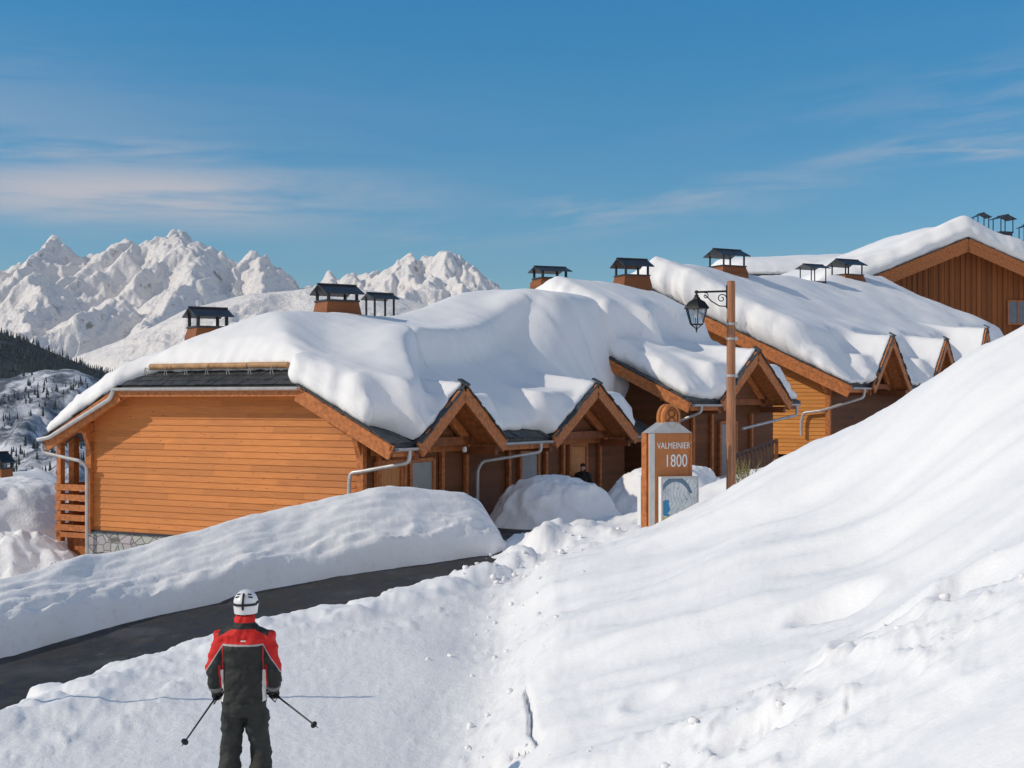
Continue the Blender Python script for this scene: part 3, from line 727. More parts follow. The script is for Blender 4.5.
# hip: slate courses, gutter, log snow guard
mb = MB(); rr = random.Random(4)
for row in range(5):
    a = -OG + .02 + row * .22; z = ZH + KH * (a + OG); b = bh1 + .0 + row * .2
    while b < W1 - bh1 - row * .2 - .05:
        wd = rr.uniform(.22, .34); wd = min(wd, W1 - bh1 - row * .2 - b)
        mb.box((a + .13, b + wd / 2, z + .1 + rr.uniform(-.004, .008)), (.34, wd - .012, .024), Matrix.Rotation(-math.atan(KH) + .06, 3, 'Y')); b += wd
mb.build('hip_slates', M['slate'], c1)
b = bh1 + .4
while b < W1 - bh1 - .2:
    a = -OG + .34; z = ZH + KH * .34 + .12
    mb = MB(); mb.tube([(a, b - .05, z), (a - .02, b, z + .2), (a, b + .05, z)], .012, 5); mb.bar((a - .02, b, z + .2), (a + .2, b, z + .14), .02, .012); mb.build('snow_hook', M['zinc'], c1); b += .72
lg = MB(); za = ZH + KH * (OG + .05) + .23
b = bh1 + .75
while b < W1 - bh1 - .8:
    lg.tube([(.03, b, za), (.03, min(b + 1.28, W1 - bh1 - .6), za + .01)], [.085, .08], 10); b += 1.3
lg.build('snow_guard_log', M['log'], c1, 50)
MB().bar((-OG - .03, bh1 - .1, ZH - .16), (-OG - .03, W1 - bh1 + .1, ZH - .16), .06, .2).build('hip_fascia', M['beam'], c1)
gutter('gutter', (-OG - .13, W1 - bh1 + .2, ZH - .03), (-OG - .13, bh1 - .1, ZH - .03), c1, .085)
# rain pipes
def pipe(pts, parent, r=.05, name='downpipe'): return MB().tube(pipe_path(pts), r, 10).build(name, M['zinc'], parent, 60)
bl = W1 + E1
pipe([(-OG - .13, W1 - bh1 + .1, ZH - .1), (-OG - .13, W1 - bh1 + .22, ZH - .32), (-OG - .17, bl - .3, Z1 + .02), (-OG - .17, bl + .15, Z1 - .05)], c1, .06)
gutter('gutter', (-OG + .1, bl + .09, Z1 - .1), (L1, bl + .09, Z1 - .1), c1)
pipe([(-.6, bl + .05, Z1 - .16), (-.6, bl + .03, Z1 - .4), (-.4, W1 - .1, Z1 - .62), (-.22, W1 - .12, Z1 - .8), (-.22, W1 - .12, -4.3)], c1)
pipe([(.1, -E1 - .09, Z1 - .16), (.08, -E1 - .09, Z1 - .45), (-.14, .0, Z1 - .68), (-.16, .32, Z1 - .72), (-.16, .36, Z1 - 1.0), (-.16, .36, -3.2)], c1)
pipe([(6.6, -E1 - .09, Z1 - .16), (6.6, -E1 - .09, Z1 - .4), (4.9, -.35, Z1 - .62), (4.75, -.3, Z1 - .85), (4.75, -.3, -3.3)], c1)
# doors and posts of the porches
def door(fr_root, t, wd, h, zb, mat, frame='beam', handle=True, b=-.06):
    d = MB().box((t, b, zb + h / 2), (wd, .06, h)).build('door', M[mat], fr_root)
    f = MB(); f.box((t - wd / 2 - .06, b - .02, zb + h / 2 + .03), (.12, .1, h + .12)); f.box((t + wd / 2 + .06, b - .02, zb + h / 2 + .03), (.12, .1, h + .12)); f.box((t, b - .02, zb + h + .06), (wd - .002, .1, .1)); f.build('frame', M[frame], d)
    MB().tube([(t + wd * .36, b - .035, zb + 1.02), (t + wd * .36, b - .09, zb + 1.02), (t + wd * .25, b - .09, zb + 1.02)], .014, 6).build('handle', M['zinc'], d)
    return d
door(c1, 2.35, .95, 2.05, -3.65, 'greydoor'); door(c1, 8.0, .95, 2.05, -3.6, 'greydoor'); door(c1, 11.1, 1.0, 2.1, -3.55, 'lightdoor'); door(c1, .9, .9, 2.05, -3.65, 'lightdoor')
for t in (.45, 1.55, 3.3, 4.5, 6.8, 9.0, 10.1, 12.6):
    MB().box((t, -.09, -2.4), (.13, .1, 2.5)).build('post', M['beam'], c1)
MB().box((L1 / 2, -.085, -1.28), (L1 - .3, .06, .16)).build('wall_beam', M['beam'], c1)
MB().ell((3.6, -.6, Z1 - .25), (.07, .07, .09), 10).build('porch_lamp', simple('opal', (.8, .8, .76), .3, .05), c1, 60)
# left balcony
bal = MB().box((1.2, W1 + .62, -3.75), (2.6, 1.24, .14)).build('balcony', M['beam'], c1)
for a in (-.02, 2.4): MB().box((a, W1 + 1.12, -2.45), (.16, .16, 3.0)).build('post', M['beam'], bal)
for i in range(5): MB().box((-.1, W1 + .62, -3.55 + i * .28), (.05, 1.25, .17)).build('rail_board', M['beam'], bal)
for i in range(5): MB().box((1.2, W1 + 1.22, -3.55 + i * .28), (2.6, .05, .17)).build('rail_board', M['beam'], bal)
MB().box((.3, W1 + .95, -2.35), (.2, .2, 3.4)).build('post', M['beam'], bal)
MB().box((.3, W1 + .6, -4.1), (.3, .9, .55)).build('console', M['beam'], bal)
RT = R_(-28)
chimney(c1, f1, 208, 308, 337, 40, .88, 1.0, .24, rot=RT); chimney(c1, f1, 337, 285, 316, 41.5, .95, 1.08, .4, rot=RT); chimney(c1, f1, 380, 293.5, 312, 44.5, .72, .8, .1, rot=RT, thin=True)

# --- second chalet of the row
K2 = .45; W2 = 10.0; E2 = 1.0; Z2 = -.05; OG2 = .9; L2 = 6.3
O2 = Vector(W(690, 403, 46)); O2.z = 0
f2 = Frame(O2, 40); O2 = O2 + f2.g * E2 + f2.u * OG2
D2 = [(-.05, 5.2, 1.72, .12)]
D2 = [(.9, 5.6, 1.75, .1)]
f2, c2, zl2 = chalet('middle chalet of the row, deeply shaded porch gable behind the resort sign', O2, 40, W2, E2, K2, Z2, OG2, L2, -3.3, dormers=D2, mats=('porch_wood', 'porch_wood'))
def D_2(a, b):
    br = 2.5 + .5 * fbm(a * .4, a * 0 + 2.7, 2) - 1.0 * np.exp(-((a - 1.2) / .5)**2)
    full = 1.85 - .15 * sstep(a, 2, 6); low = .55 + .3 * sstep(b, -1, .6) + .05 * fbm(a * .7, b * 2, 3)
    s = sstep(b - br, 0, .4); return low * (1 - s) + full * s
def b0_2(a):
    r = -E2 + .1 + .25 * np.exp(-((a + .9) / .6)**2) + .1 * fbm(a * 1.5, a * 0, 3)
    for (t0, t1, ri, pj) in D2:
        s = sstep(a, t0 - .15, t0 + .15) * (1 - sstep(a, t1 - .15, t1 + .15)); r = r * (1 - s) + s * (-E2 - pj + .07)
    return r
a02 = lambda b: -OG2 + .05 + .25 * (1 - sstep(b, 1.2, 2.8)) + .08 * fbm(b * 2, b * 0 + 4, 3)
roof_snow('domed snow on the middle chalet roof rising behind the nearest roof', f2, zl2, a02, L2, b0_2, W2 + E2 - .1, D_2, D2, Z2, E2, seed=4.2)
pipe([(-.35, -E2 - .09, Z2 - .16), (-.35, -E2 - .09, Z2 - .35), (-.6, -.1, Z2 - .75), (-.6, .02, Z2 - .95), (-.6, .02, -2.9)], c2)
pipe([(6.15, -E2 - .09, Z2 - .16), (6.15, -E2 - .09, Z2 - .5), (2.6, -.9, Z2 - .95)], c2)
door(c2, 3.0, .95, 2.05, -2.9, 'greydoor')
for t in (.7, 1.9, 4.6): MB().box((t, -.09, -1.7), (.13, .1, 2.4)).build('post', M['beam'], c2)
chimney(c2, f2, 550, 267, 283, 51.5, .95, 1.1, .12, rot=RT); chimney(c2, f2, 632, 259, 286, 55, 1.0, 1.15, .36, rot=RT)

# --- third chalet, orange sunlit gable
K3 = .468; W3 = 15.8; E3 = 1.2; OG3 = 1.0; L3 = 31; Z3 = .61
p = Vector(W(850, 385, 57)); p.z = 0; f3 = Frame(p, 33); O3 = p + f3.g * E3 + f3.u * OG3
D3 = [(1.3, 6.3, 2.15, .2), (9.6, 14.4, 2.3, .2), (17.2, 21.8, 3.2, .2)]
stp3 = lambda a: .4 * sstep(a, 8, 16) + 1.0 * sstep(a, 17, 27)
f3, c3, zl3 = chalet('large orange chalet with thick snow overhanging its sloping eave board, right of the lamp post', O3, 33, W3, E3, K3, Z3, OG3, L3, -2.3, dormers=D3, mats=('siding2', 'porch_wood'), bh_=.5)
def D_3(a, b):
    full = 1.5 + .15 * fbm(a * .25, b * .3, 2)
    br = .2 + .7 * fbm(a * .35, a * 0 + 6.1, 2); low = .3 + .6 * sstep(b, -1.2, .4)
    s = sstep(b - br, 0, .6); dr = .2 * np.maximum(0, fbm(a * .3 + b * .25, b * .06 - a * .06, 2))
    return low * (1 - s) + (full + dr) * s
def b0_3(a):
    r = -E3 + .12 + .12 * fbm(a * 1.2, a * 0 + 9, 3)
    for (t0, t1, ri, pj) in D3:
        s = sstep(a, t0 - .15, t0 + .15) * (1 - sstep(a, t1 - .15, t1 + .15)); r = r * (1 - s) + s * (-E3 - pj + .1)
    return r
a03 = lambda b: -OG3 + .08 + .10 * fbm(b * 1.4, b * 0 + 8, 4)
roof_snow('thick snow slab on the large chalet roof with drifted grooves, right of the lamp post', f3, zl3, a03, L3, b0_3, W3 + E3 - .1, D_3, D3, Z3, E3, step=stp3, seed=7.9, res=.17, edge_r=.7, edge_h=.74, bulge=.22)
pipe([(.5, -E3 - .09, Z3 - .16), (.4, -E3 - .09, Z3 - .5), (-.2, .3, Z3 - 1.05), (-.2, 1.1, Z3 - 1.15), (-.2, 1.2, Z3 - 1.5), (-.2, 1.2, -1.5)], c3, .06)
chimney(c3, f3, 727, 249.5, 274, 68.8, 1.3, 1.48, .32, rot=RT); chimney(c3, f3, 847, 259.5, 281, 82, 1.35, 1.5, .3, rot=RT); chimney(c3, f3, 813, 264.5, 278, 78.5, 1.1, 1.25, .1, rot=RT, thin=True)

# --- upper chalet with vertical boarding
W4 = 18.0; K4 = .40; E4 = 1.4; OG4 = 1.6
pc = Vector(W(968, 238, 92))
f4 = Frame((0, 0, 0), 172 - 180 + 0); 
az4 = -9
f4 = Frame((0, 0, 0), az4); zr4 = pc.z; Z4 = zr4 - K4 * (W4 / 2 + E4)
O4 = Vector((pc.x, pc.y, 0)) - f4.g * (W4 / 2) + f4.u * OG4
f4, c4, zl4 = chalet('highest chalet at the upper right with brown vertical boarding in its broad gable', O4, az4, W4, E4, K4, Z4, OG4, 14, 2.0, vertical=True, mats=('vplank', 'porch_wood'), bh_=.85)
roof_snow('snow on the highest chalet roof at the upper right', f4, zl4, lambda b: -OG4 + .1 + .1 * fbm(b, b * 0, 3), 14.3, lambda a: -E4 + .1 + .1 * fbm(a, a * 0, 3), W4 + E4 - .1, lambda a, b: 1.55 + .3 * fbm(a * .2, b * .2, 2), (), Z4, E4, seed=11.3, res=.25, edge_h=.6, bulge=.2)
wl = f4.loc(W(1022, 312, 93.6))
wn = MB().box((-.08, wl.y, wl.z), (.05, 1.3, 1.5)).build('window', M['window'], c4)
q = MB()
for dy in (-.7, 0, .7): q.box((-.12, wl.y + dy, wl.z), (.06, .08, 1.5))
for dz in (-.78, .78): q.box((-.12, wl.y, wl.z + dz), (.06, 1.5, .1))
q.build('frame', M['beam'], wn)
MB().ell((-1.0, wl.y + 2.6, fr_z if False else wl.z + 3.9), (.16, .16, .2), 10).build('lamp', M['zinc'], c4, 60)
chimney(c4, f4, 981, 213.5, 227, 97, .95, .8, .1, thin=True); chimney(c4, f4, 1003, 215.5, 229, 94, 1.15, .95, .1, thin=True, rot=R_(10)); chimney(c4, f4, 1027, 224, 238, 96, .95, .8, .1, thin=True)

# --- roof behind: only its snow shows
f5 = Frame((0, 0, 0), 86); p5 = Vector(W(745, 262, 118)); O5 = Vector((p5.x, p5.y, 0)); Z5 = W(745, 270, 118).z - .5
f5, c5, zl5 = chalet('chalet almost wholly hidden below its flat white roof, left of the highest chalet', O5, 86, 16, 1.0, .16, Z5, .8, 24, 3.0, mats=('siding2', 'porch_wood'))
roof_snow('broad smooth flat topped snow roof left of the highest chalet', f5, zl5, lambda b: -.75 + .3 * fbm(b * .3, b * 0, 2), 24, lambda a: -.95 + 0 * a, 16.9, lambda a, b: 1.1 + .2 * sstep(a, 1, 10) + .15 * fbm(a * .15, b * .15, 2), (), Z5, 1.0, seed=15.1, res=.3, edge_r=2.2, edge_h=.3, bulge=.2)

# --- low chalet at the left edge: its chimney looks over the snow
pl = W(-70, 505, 56); f6 = Frame((0, 0, 0), 30); O6 = Vector((pl.x, pl.y, 0))
f6, c6, zl6 = chalet('low chalet at the left edge hidden behind the sunlit mound except for its chimney', O6, 30, 7, .8, .45, -5.8, .6, 9, -8.5)
roof_snow('snow on the low hidden chalet roof at the left edge', f6, zl6, lambda b: -.55 + 0 * b, 9, lambda a: -.7 + 0 * a, 7.7, lambda a, b: .8 + 0 * a * b, (), -5.8, .8, seed=19.4, res=.25)
chimney(c6, f6, 1, 452, 486, 57, .75, .6, .7)
# ------------------------------------------------------------------ street lamp
lp = W(731, 487, 30.3); zt = W(731, 281, 30.3).z; root = empty('street_lamp', (lp.x, lp.y, lp.z))
tag(root, 'wooden street lamp post with black scrolled bracket and hanging lantern, standing behind the snow crest', 'street lamp')
HP = zt - lp.z
MB().tube([(0, 0, -1), (0, 0, 1.5), (0, 0, HP - .05), (0, 0, HP)], [.105, .1, .092, .085], 16).build('pole', M['pole'], root, 50)
for h in (HP - .93, HP - 1.25, HP - 2.05):
    q = MB(); q.tube([(0, 0, h - .025), (0, 0, h + .025)], .107, 16); q.box((.1, -.06, h), (.06, .07, .08)); q.build('clamp_band', M['zinc'], root, 50)
zb_ = HP - .22
q = MB(); q.tube([(-.05, 0, zb_), (-.72, 0, zb_ - .02)], .022, 8); q.ell((-.745, 0, zb_ - .02), (.045, .045, .045), 10); q.box((-.09, 0, zb_ - .12), (.03, .08, .5))
br = q.build('bracket', M['iron'], root, 50)
def spiral(c, r0, r1, a0, a1, n=22): return [(c[0] + (r0 + (r1 - r0) * i / n) * math.cos(a0 + (a1 - a0) * i / n), 0, c[1] + (r0 + (r1 - r0) * i / n) * math.sin(a0 + (a1 - a0) * i / n)) for i in range(n + 1)]
q = MB(); q.tube([(-.1, 0, zb_ - .33), (-.25, 0, zb_ - .32), (-.42, 0, zb_ - .22), (-.56, 0, zb_ - .08)], .014, 6)
q.tube(spiral((-.2, zb_ - .16), .11, .02, -.3, 8), .012, 6); q.tube(spiral((-.55, zb_ - .1), .07, .015, 2.0, -5.5), .011, 6); q.build('scroll', M['iron'], br, 50)
lx = -.745; lt = zb_ - .08; LZ = .8
ln = MB(); ln.tube([(lx, 0, zb_ - .05), (lx, 0, lt)], .014, 6); ln.ell((lx, 0, lt - .03), (.05, .05, .05), 10)
def ring6(r, z, n=6): return [Vector((lx + 1.22 * r * math.cos(2 * math.pi * (k + .5) / n), 1.22 * r * math.sin(2 * math.pi * (k + .5) / n), lt + (z - lt) * LZ)) for k in range(n)]
ln.loft([ring6(.055, lt - .06), ring6(.075, lt - .12), ring6(.16, lt - .19), ring6(.235, lt - .34), ring6(.245, lt - .375), ring6(.2, lt - .378)])
lan = ln.build('lantern', M['iron'], root, 30)
a_, b_ = ring6(.2, lt - .378), ring6(.115, lt - .80); q = MB()
for k in range(6): q.bar(a_[k], b_[k], .02, .02); q.bar(b_[k], b_[(k + 1) % 6], .02, .02); q.bar(b_[k], Vector((lx, 0, lt - .93 * LZ)), .014, .014)
q.tube([(lx, 0, lt - .92 * LZ), (lx, 0, lt - 1.02 * LZ)], [.025, .008], 8); q.build('lantern_frame', M['iron'], lan)
a2, b2 = ring6(.188, lt - .38), ring6(.106, lt - .79); MB().loft([b2, a2], cap=False).build('glass', M['glass'], lan)
MB().tube([(lx, 0, lt - .31), (lx, 0, lt - .36), (lx, 0, lt - .46), (lx, 0, lt - .5)], [.03, .03, .05, .02], 10).build('bulb', M['c'] if 'c' in M else simple('frosted', (.75, .75, .72), .3, .03), lan, 60)

# ------------------------------------------------------------------ resort sign
sp = W(667, 523, 30); root = empty('resort_sign', (sp.x, sp.y, sp.z - .3), R_(20))
tag(root, 'brown resort totem sign with white 1800 lettering, round carved emblem and piste map panel', 'sign')
gz0 = .3; ztop = W(667, 433, 30).z - sp.z + gz0; BWd = .96
M['signbrown'] = simple('sign_brown', (.46, .165, .05), .55, .15, 3); M['signside'] = simple('sign_side', (.62, .6, .56), .5, .12, 5); M['white'] = simple('white_paint', (.8, .8, .78), .45, .05, 4)
MB().box((0, 0, (ztop - .4) / 2), (BWd, .36, ztop + .4)).build('board', M['signbrown'], root)
for sx in (-1, 1):
    MB().box((sx * (BWd / 2 + .022), .05, (ztop - .4) / 2), (.04, .24, ztop + .4)).build('side_panel', M['beam'], root)
MB().box((-BWd / 2 + .03, -.186, (ztop - .4) / 2), (.13, .02, ztop + .39)).build('edge_strip', M['signside'], root); MB().box((BWd / 2 - .0, -.186, (ztop - .4) / 2), (.05, .02, ztop + .39)).build('edge_strip', M['beam'], root)
q = MB(); q.prism([(-BWd / 2 - .02, -.2, ztop + .004), (BWd / 2 + .02, -.2, ztop + .004), (.14, -.2, ztop + .24), (-.14, -.2, ztop + .24)], (0, .4, 0)); q.build('cap', M['zinc'], root)
EM = simple('emblem_wood', (.55, .19, .045), .5, .3, 6); em = None
for dy in (-.12, .08):
    q = MB(); rings = []
    for yy, s in ((dy - .06, .9), (dy - .045, 1), (dy + .045, 1), (dy + .06, .9)):
        rings.append([Vector((.02 + .21 * s * math.cos(t), yy, ztop + .33 + .29 * s * math.sin(t))) for t in [2 * math.pi * k / 32 for k in range(32)]])
    q.loft([r[::-1] for r in rings]); o = q.build('emblem', EM, root, 40)
    if dy < 0:
        q = MB(); 
        for rx, rz_, cz in ((.15, .22, .33), (.075, .075, .42), (.085, .09, .24)):
            pts = [(.02 + rx * math.cos(t), dy - .066, ztop + cz + rz_ * math.sin(t)) for t in [2 * math.pi * k / 28 for k in range(29)]]; q.tube(pts, .016, 6)
        q.build('carved_ring', M['beam_dark'], o, 60)
def text_mesh(name, s, size, loc, mat, parent, ext=.006, sx=1.0, bold=.0):
    cu = bpy.data.curves.new('txt', 'FONT'); cu.body = s; cu.size = size; cu.extrude = ext; cu.align_x = 'CENTER'; cu.align_y = 'CENTER'; cu.offset = bold
    t = bpy.data.objects.new('txt', cu); COL.objects.link(t); bpy.context.view_layer.update()
    me = bpy.data.meshes.new_from_object(t.evaluated_get(bpy.context.evaluated_depsgraph_get())); bpy.data.objects.remove(t); bpy.data.curves.remove(cu)
    me.name = name; me.transform(Matrix.Diagonal((sx, 1, 1, 1))); me.transform(Matrix.Rotation(R_(90), 4, 'X')); me.transform(Matrix.Translation(loc))
    me.materials.clear(); me.materials.append(mat); return link(name, me, parent)
text_mesh('lettering', 'VALMEINIER', .19, (.065, -.187, ztop - .27), M['white'], root, sx=.76)
text_mesh('lettering', '1800', .38, (.12, -.187, ztop - .60), M['white'], root, sx=.72)
def map_mat():
    t = NT('piste_map'); x, y, z = t.xyz(); o = t.tc.outputs['Object']
    n = t.noise(o, 4.5, 6, .6)
    c = t.ramp(n, [(.3, (.42, .5, .55)), (.5, (.62, .66, .68)), (.7, (.75, .76, .74))])
    w = t.n('ShaderNodeTexWave'); t.l(o, w.inputs['Vector']); w.inputs['Scale'].default_value = 3.5; w.inputs['Distortion'].default_value = 14; w.inputs['Detail'].default_value = 3
    c = t.mix(t.ramp(w.outputs['Fac'], [(.02, (.6, .6, .6)), (.1, (0, 0, 0))]), c, (.12, .16, .2))
    d = lambda cx, cz, sx, sz: t.math('SQRT', t.math('ADD', t.math('POWER', t.math('MULTIPLY', t.math('SUBTRACT', x, cx), sx), 2), t.math('POWER', t.math('MULTIPLY', t.math('SUBTRACT', z, cz), sz), 2)))
    nz = t.math('MULTIPLY', t.math('SUBTRACT', n, .5), .35)
    blue = t.math('LESS_THAN', t.math('ADD', d(-.26, .62, 1, .7), nz), .13); c = t.mix(blue, c, (.03, .22, .42))
    ye = t.math('LESS_THAN', t.math('ADD', z, t.math('MULTIPLY', nz, .25)), .47); c = t.mix(ye, c, (.5, .46, .09))
    ye2 = t.math('LESS_THAN', z, .36); c = t.mix(ye2, c, (.42, .44, .42))
    r = d(.02, .55, 1, .62); arcm = t.math('MULTIPLY', t.math('LESS_THAN', t.math('ABSOLUTE', t.math('SUBTRACT', r, .44)), .035), t.math('GREATER_THAN', z, .95)); c = t.mix(arcm, c, (.12, .2, .27))
    return t.fin(c, .35, None, 0, .4)
for sy, ox, nm in ((-1, .12, 'map_panel'), (1, -.10, 'rear_panel')):
    y0 = sy * .275
    pn = MB().box((ox, y0, .78), (.86, .17, 1.06)).build(nm, M['white'], root)
    if sy < 0:
        MB().box((ox + .01, y0 - .089, .78), (.80, .006, .98)).build('map', map_mat(), pn)
        q = MB()
        for dx in (-.42, .43): q.box((ox + dx, y0 - .092, .78), (.03, .016, 1.06))
        for dz in (-.515, .515): q.box((ox, y0 - .092, .78 + dz), (.82, .016, .03))
        q.build('panel_frame', M['zinc'], pn)
# ------------------------------------------------------------------ railing, twigs, rocks, marker pole
A = W(733, 478, 40); B = W(776, 470, 43); root = empty('fence', (A.x, A.y, A.z - .35))
tag(root, 'dark slatted railing standing in the snow right of the lamp post', 'fence')
M['fence'] = simple('fence_stain', (.06, .03, .02), .7, .3, 5); d = (B - A); d.z = .35; n = 11; ht = .98
for h in (.12, ht): MB().bar(Vector((0, 0, h)), d + Vector((0, 0, h)), .06, .08).build('rail', M['fence'], root)
q = MB()
for i in range(n + 1):
    c = d * i / n; q.bar(c + Vector((0, 0, .0)), c + Vector((0, 0, ht)), .09, .035, up=d)
q.build('slats', M['fence'], root)
for i in (0, n): MB().bar(d * i / n + Vector((0, -.06, -.5)), d * i / n + Vector((0, -.06, ht + .06)), .1, .1).build('post', M['beam_dark'], root)
tp = W(743, 486, 32); q = MB(); rr = random.Random(9)
for i in range(46):
    b0 = Vector((rr.uniform(-.16, .22), rr.uniform(-.15, .15), -.2)); a = rr.uniform(-.35, .35); l = rr.uniform(.35, .75)
    t1 = b0 + Vector((a * l * .5, rr.uniform(-.1, .1), l * .6 + .1)); t2 = t1 + Vector((a * l * .6 + rr.uniform(-.05, .05), 0, l * .4)); q.tube([b0, t1, t2], [.008, .006, .003], 4)
    for s in (-1, 1): q.tube([t1, t1 + Vector((s * rr.uniform(.03, .1), 0, rr.uniform(.05, .14)))], [.006, .002], 4)
o = q.build('shrub', simple('dry_twigs', (.26, .22, .09), .8, .4, 9)); o.location = tp; tag(o, 'dry yellowish twigs poking out of the snow at the foot of the lamp post', 'shrub')
M['rock'] = simple('rock', (.14, .125, .11), .85, .5, 4, bump=.8)
def rock(px, py, Y, r, label):
    bm_ = MB(); c = W(px, py, Y); rings = []
    for i in range(1, 8):
        ph = -math.pi / 2 + math.pi * i / 8; ring = []
        for j in range(14):
            th = 2 * math.pi * j / 14; dv = Vector((math.cos(ph) * math.cos(th), math.cos(ph) * math.sin(th), math.sin(ph)))
            k = 1 + .35 * float(fbm(np.array(dv.x * 1.5 + px), np.array(dv.y * 1.5 + dv.z * 2), 3)); ring.append(Vector((dv.x * r[0], dv.y * r[1], dv.z * r[2])) * k)
        rings.append(ring)
    o = bm_.loft(rings).build('rock', M['rock']); o.location = c; tag(o, label, 'rock', 'dark stones in the snow by the bank')
rock(103, 555, 27.0, (.2, .14, .05), 'dark flat stone lying on the snow bank crest below the chalet corner')
rock(58, 564.5, 26.3, (.13, .1, .04), 'small dark stone in the top of the snow bank, left of the flat one')
#rock(18, 562, 31, (1.0, .5, .06), 'long dark strip of bare stone between the snow heap and the bank at the left')
q = MB(); q.tube([(0, 0, -.6), (0, 0, 3.35)], .028, 10); 
mk = empty('marker_pole', (-6.35, 15.7, -3.75)); q.build('stake', simple('marker_paint', (.5, .06, .03), .5, .1, 3), mk, 60); MB().tube([(0, 0, 3.35), (0, 0, 3.45)], [.03, .03], 10).build('cap', M['iron'], mk, 60)
tag(mk, 'thin red piste marker pole on the snow edge by the road, left of the picture', 'marker pole')

# ------------------------------------------------------------------ loose clods of snow along the foot of the slope and the piste edge
rs = np.random.RandomState(12); pts = []
for i in range(240):
    if i < 90: y = rs.uniform(11.5, 27); x = -.2 + .03 * (y - 12) + rs.normal(0, .38)
    elif i < 210: y = rs.uniform(25, 31); x = rs.normal(.4, 1.0)
    else: y = rs.uniform(8.4, 11.5); x = rs.normal(2.3, .9)
    pts.append((x, y))
pts = np.array(pts); zz = ground(pts[:, 0], pts[:, 1])[0]; r = .010 + .042 * rs.rand(len(pts))**3 * (1 + .6 * (pts[:, 1] > 24)) * (1 - .35 * (pts[:, 1] < 11.6))
q = MB()
for (x, y), z, rad in zip(pts, zz, r):
    rings = []; ph0 = rs.rand() * 6; sx_, sy_, sz_ = rs.uniform(.7, 1.3, 3)
    for i in range(1, 5):
        ph = -math.pi / 2 + math.pi * i / 5
        rings.append([Vector((x + rad * sx_ * math.cos(ph) * math.cos(ph0 + k * math.pi / 3) * rs.uniform(.7, 1.2), y + rad * sy_ * math.cos(ph) * math.sin(ph0 + k * math.pi / 3) * rs.uniform(.7, 1.2), z + rad * .35 + rad * sz_ * .8 * math.sin(ph) * rs.uniform(.8, 1.15))) for k in range(6)])
    q.loft(rings)
o = q.build('snow_clods', M['snow_mound'], None, 70); tag(o, 'loose clods of snow scattered along the foot of the slope', 'snow clods', kind='stuff')
# ------------------------------------------------------------------ people
SKIN = simple('skin', (.5, .28, .19), .5, .08, 5); BLACK = simple('black_cloth', (.022, .023, .022), .75, .35, 12, bump=.3)
def ringe(cx, cy, z, rx, ry, n=22, e=2.3):
    out = []
    for k in range(n):
        t = 2 * math.pi * k / n; c, s = math.cos(t), math.sin(t)
        out.append(Vector((cx + rx * math.copysign(abs(c)**(2 / e), c), cy + ry * math.copysign(abs(s)**(2 / e), s), z)))
    return out
def person_shapes(J, q=1.0):
    """joints -> body, jacket and trousers shapes; x right, y the way the person faces"""
    body = MB()
    hc = J['head']; body.ell(hc, (.078, .098, .118), 20); body.ell(hc + Vector((0, .02, -.075)), (.055, .07, .06), 16)
    body.ell(hc + Vector((0, .1, -.018)), (.014, .02, .024), 10)                # nose
    body.ell(hc + Vector((0, .09, -.066)), (.026, .012, .010), 10)              # lips
    for s in (-1, 1):
        body.ell(hc + Vector((s * .079, -.005, -.01)), (.012, .022, .034), 10)  # ears
        body.ell(hc + Vector((s * .032, .088, .012)), (.015, .012, .010), 8)    # eyes
    body.tube([J['neck'] + Vector((0, 0, -.08)), J['neck'], hc + Vector((0, -.01, -.06))], [.075, .058, .055], 14)
    body.loft([ringe(0, 0, z, rx, ry) for z, rx, ry in ((J['hip'] - .06, .13, .1), (J['hip'] + .1, .15, .11), (J['hip'] + .3, .14, .1), (J['sho'] - .12, .165, .115), (J['sho'], .15, .095), (J['sho'] + .05, .09, .07))])
    for s in ('L', 'R'):
        body.tube([J['S' + s], J['E' + s], J['W' + s], J['H' + s]], [.052, .042, .03, .034], 12)
        body.tube([J['T' + s], J['K' + s], J['A' + s], J['A' + s] + Vector((0, .02, -.06))], [.08, .055, .042, .04], 14); body.tube([J['A' + s] + Vector((0, -.04, -.06)), J['A' + s] + Vector((0, .15, -.08))], [.042, .035], 12)
    jk = MB()
    jk.loft([ringe(J['lean'] * (z - 1.2), 0 + oy, z, rx, ry, e=2.5) for z, rx, ry, oy in ((J['hem'], .18, .145, -.005), (J['hem'] + .04, .19, .155, -.005), (J['hip'] + .18, .185, .148, 0), (J['hip'] + .34, .19, .150, .0), (J['sho'] - .14, .203, .15, -.005), (J['sho'] - .02, .182, .135, -.01), (J['sho'] + .035, .135, .115, -.01), (J['sho'] + .075, .088, .09, 0), (J['sho'] + .15, .084, .09, .01))])
    for s in ('L', 'R'):
        a, b, c = J['S' + s], J['E' + s], J['W' + s]
        jk.tube([a + Vector((-a.x * .45, 0, .025)), a, a.lerp(b, .5), b, b.lerp(c, .5), c], [.088, .092, .08, .073, .066, .058], 16)
    tr = MB()
    tr.loft([ringe(0, oy, z, rx, ry, e=2.4) for z, rx, ry, oy in ((J['hip'] - .14, .15, .12, -.01), (J['hip'] - .04, .182, .145, -.015), (J['hip'] + .08, .175, .135, -.005), (J['hip'] + .2, .165, .125, 0))])
    for s in ('L', 'R'):
        a, b, c = J['T' + s], J['K' + s], J['A' + s]
        tr.tube([a + Vector((0, 0, .06)), a, a.lerp(b, .5), b, b.lerp(c, .45), c + Vector((0, 0, .05)), c + Vector((0, 0, -.02))], [.1, .107, .098, .088, .092, .1, .1], 18)
    return body, jk, tr
V = Vector
gs = gz(-2.29, 12.0); root = empty('person', (-2.29, 12.0, gs - .02))
tag(root, 'skier seen from behind in a red and black jacket, black trousers and white helmet', 'person')
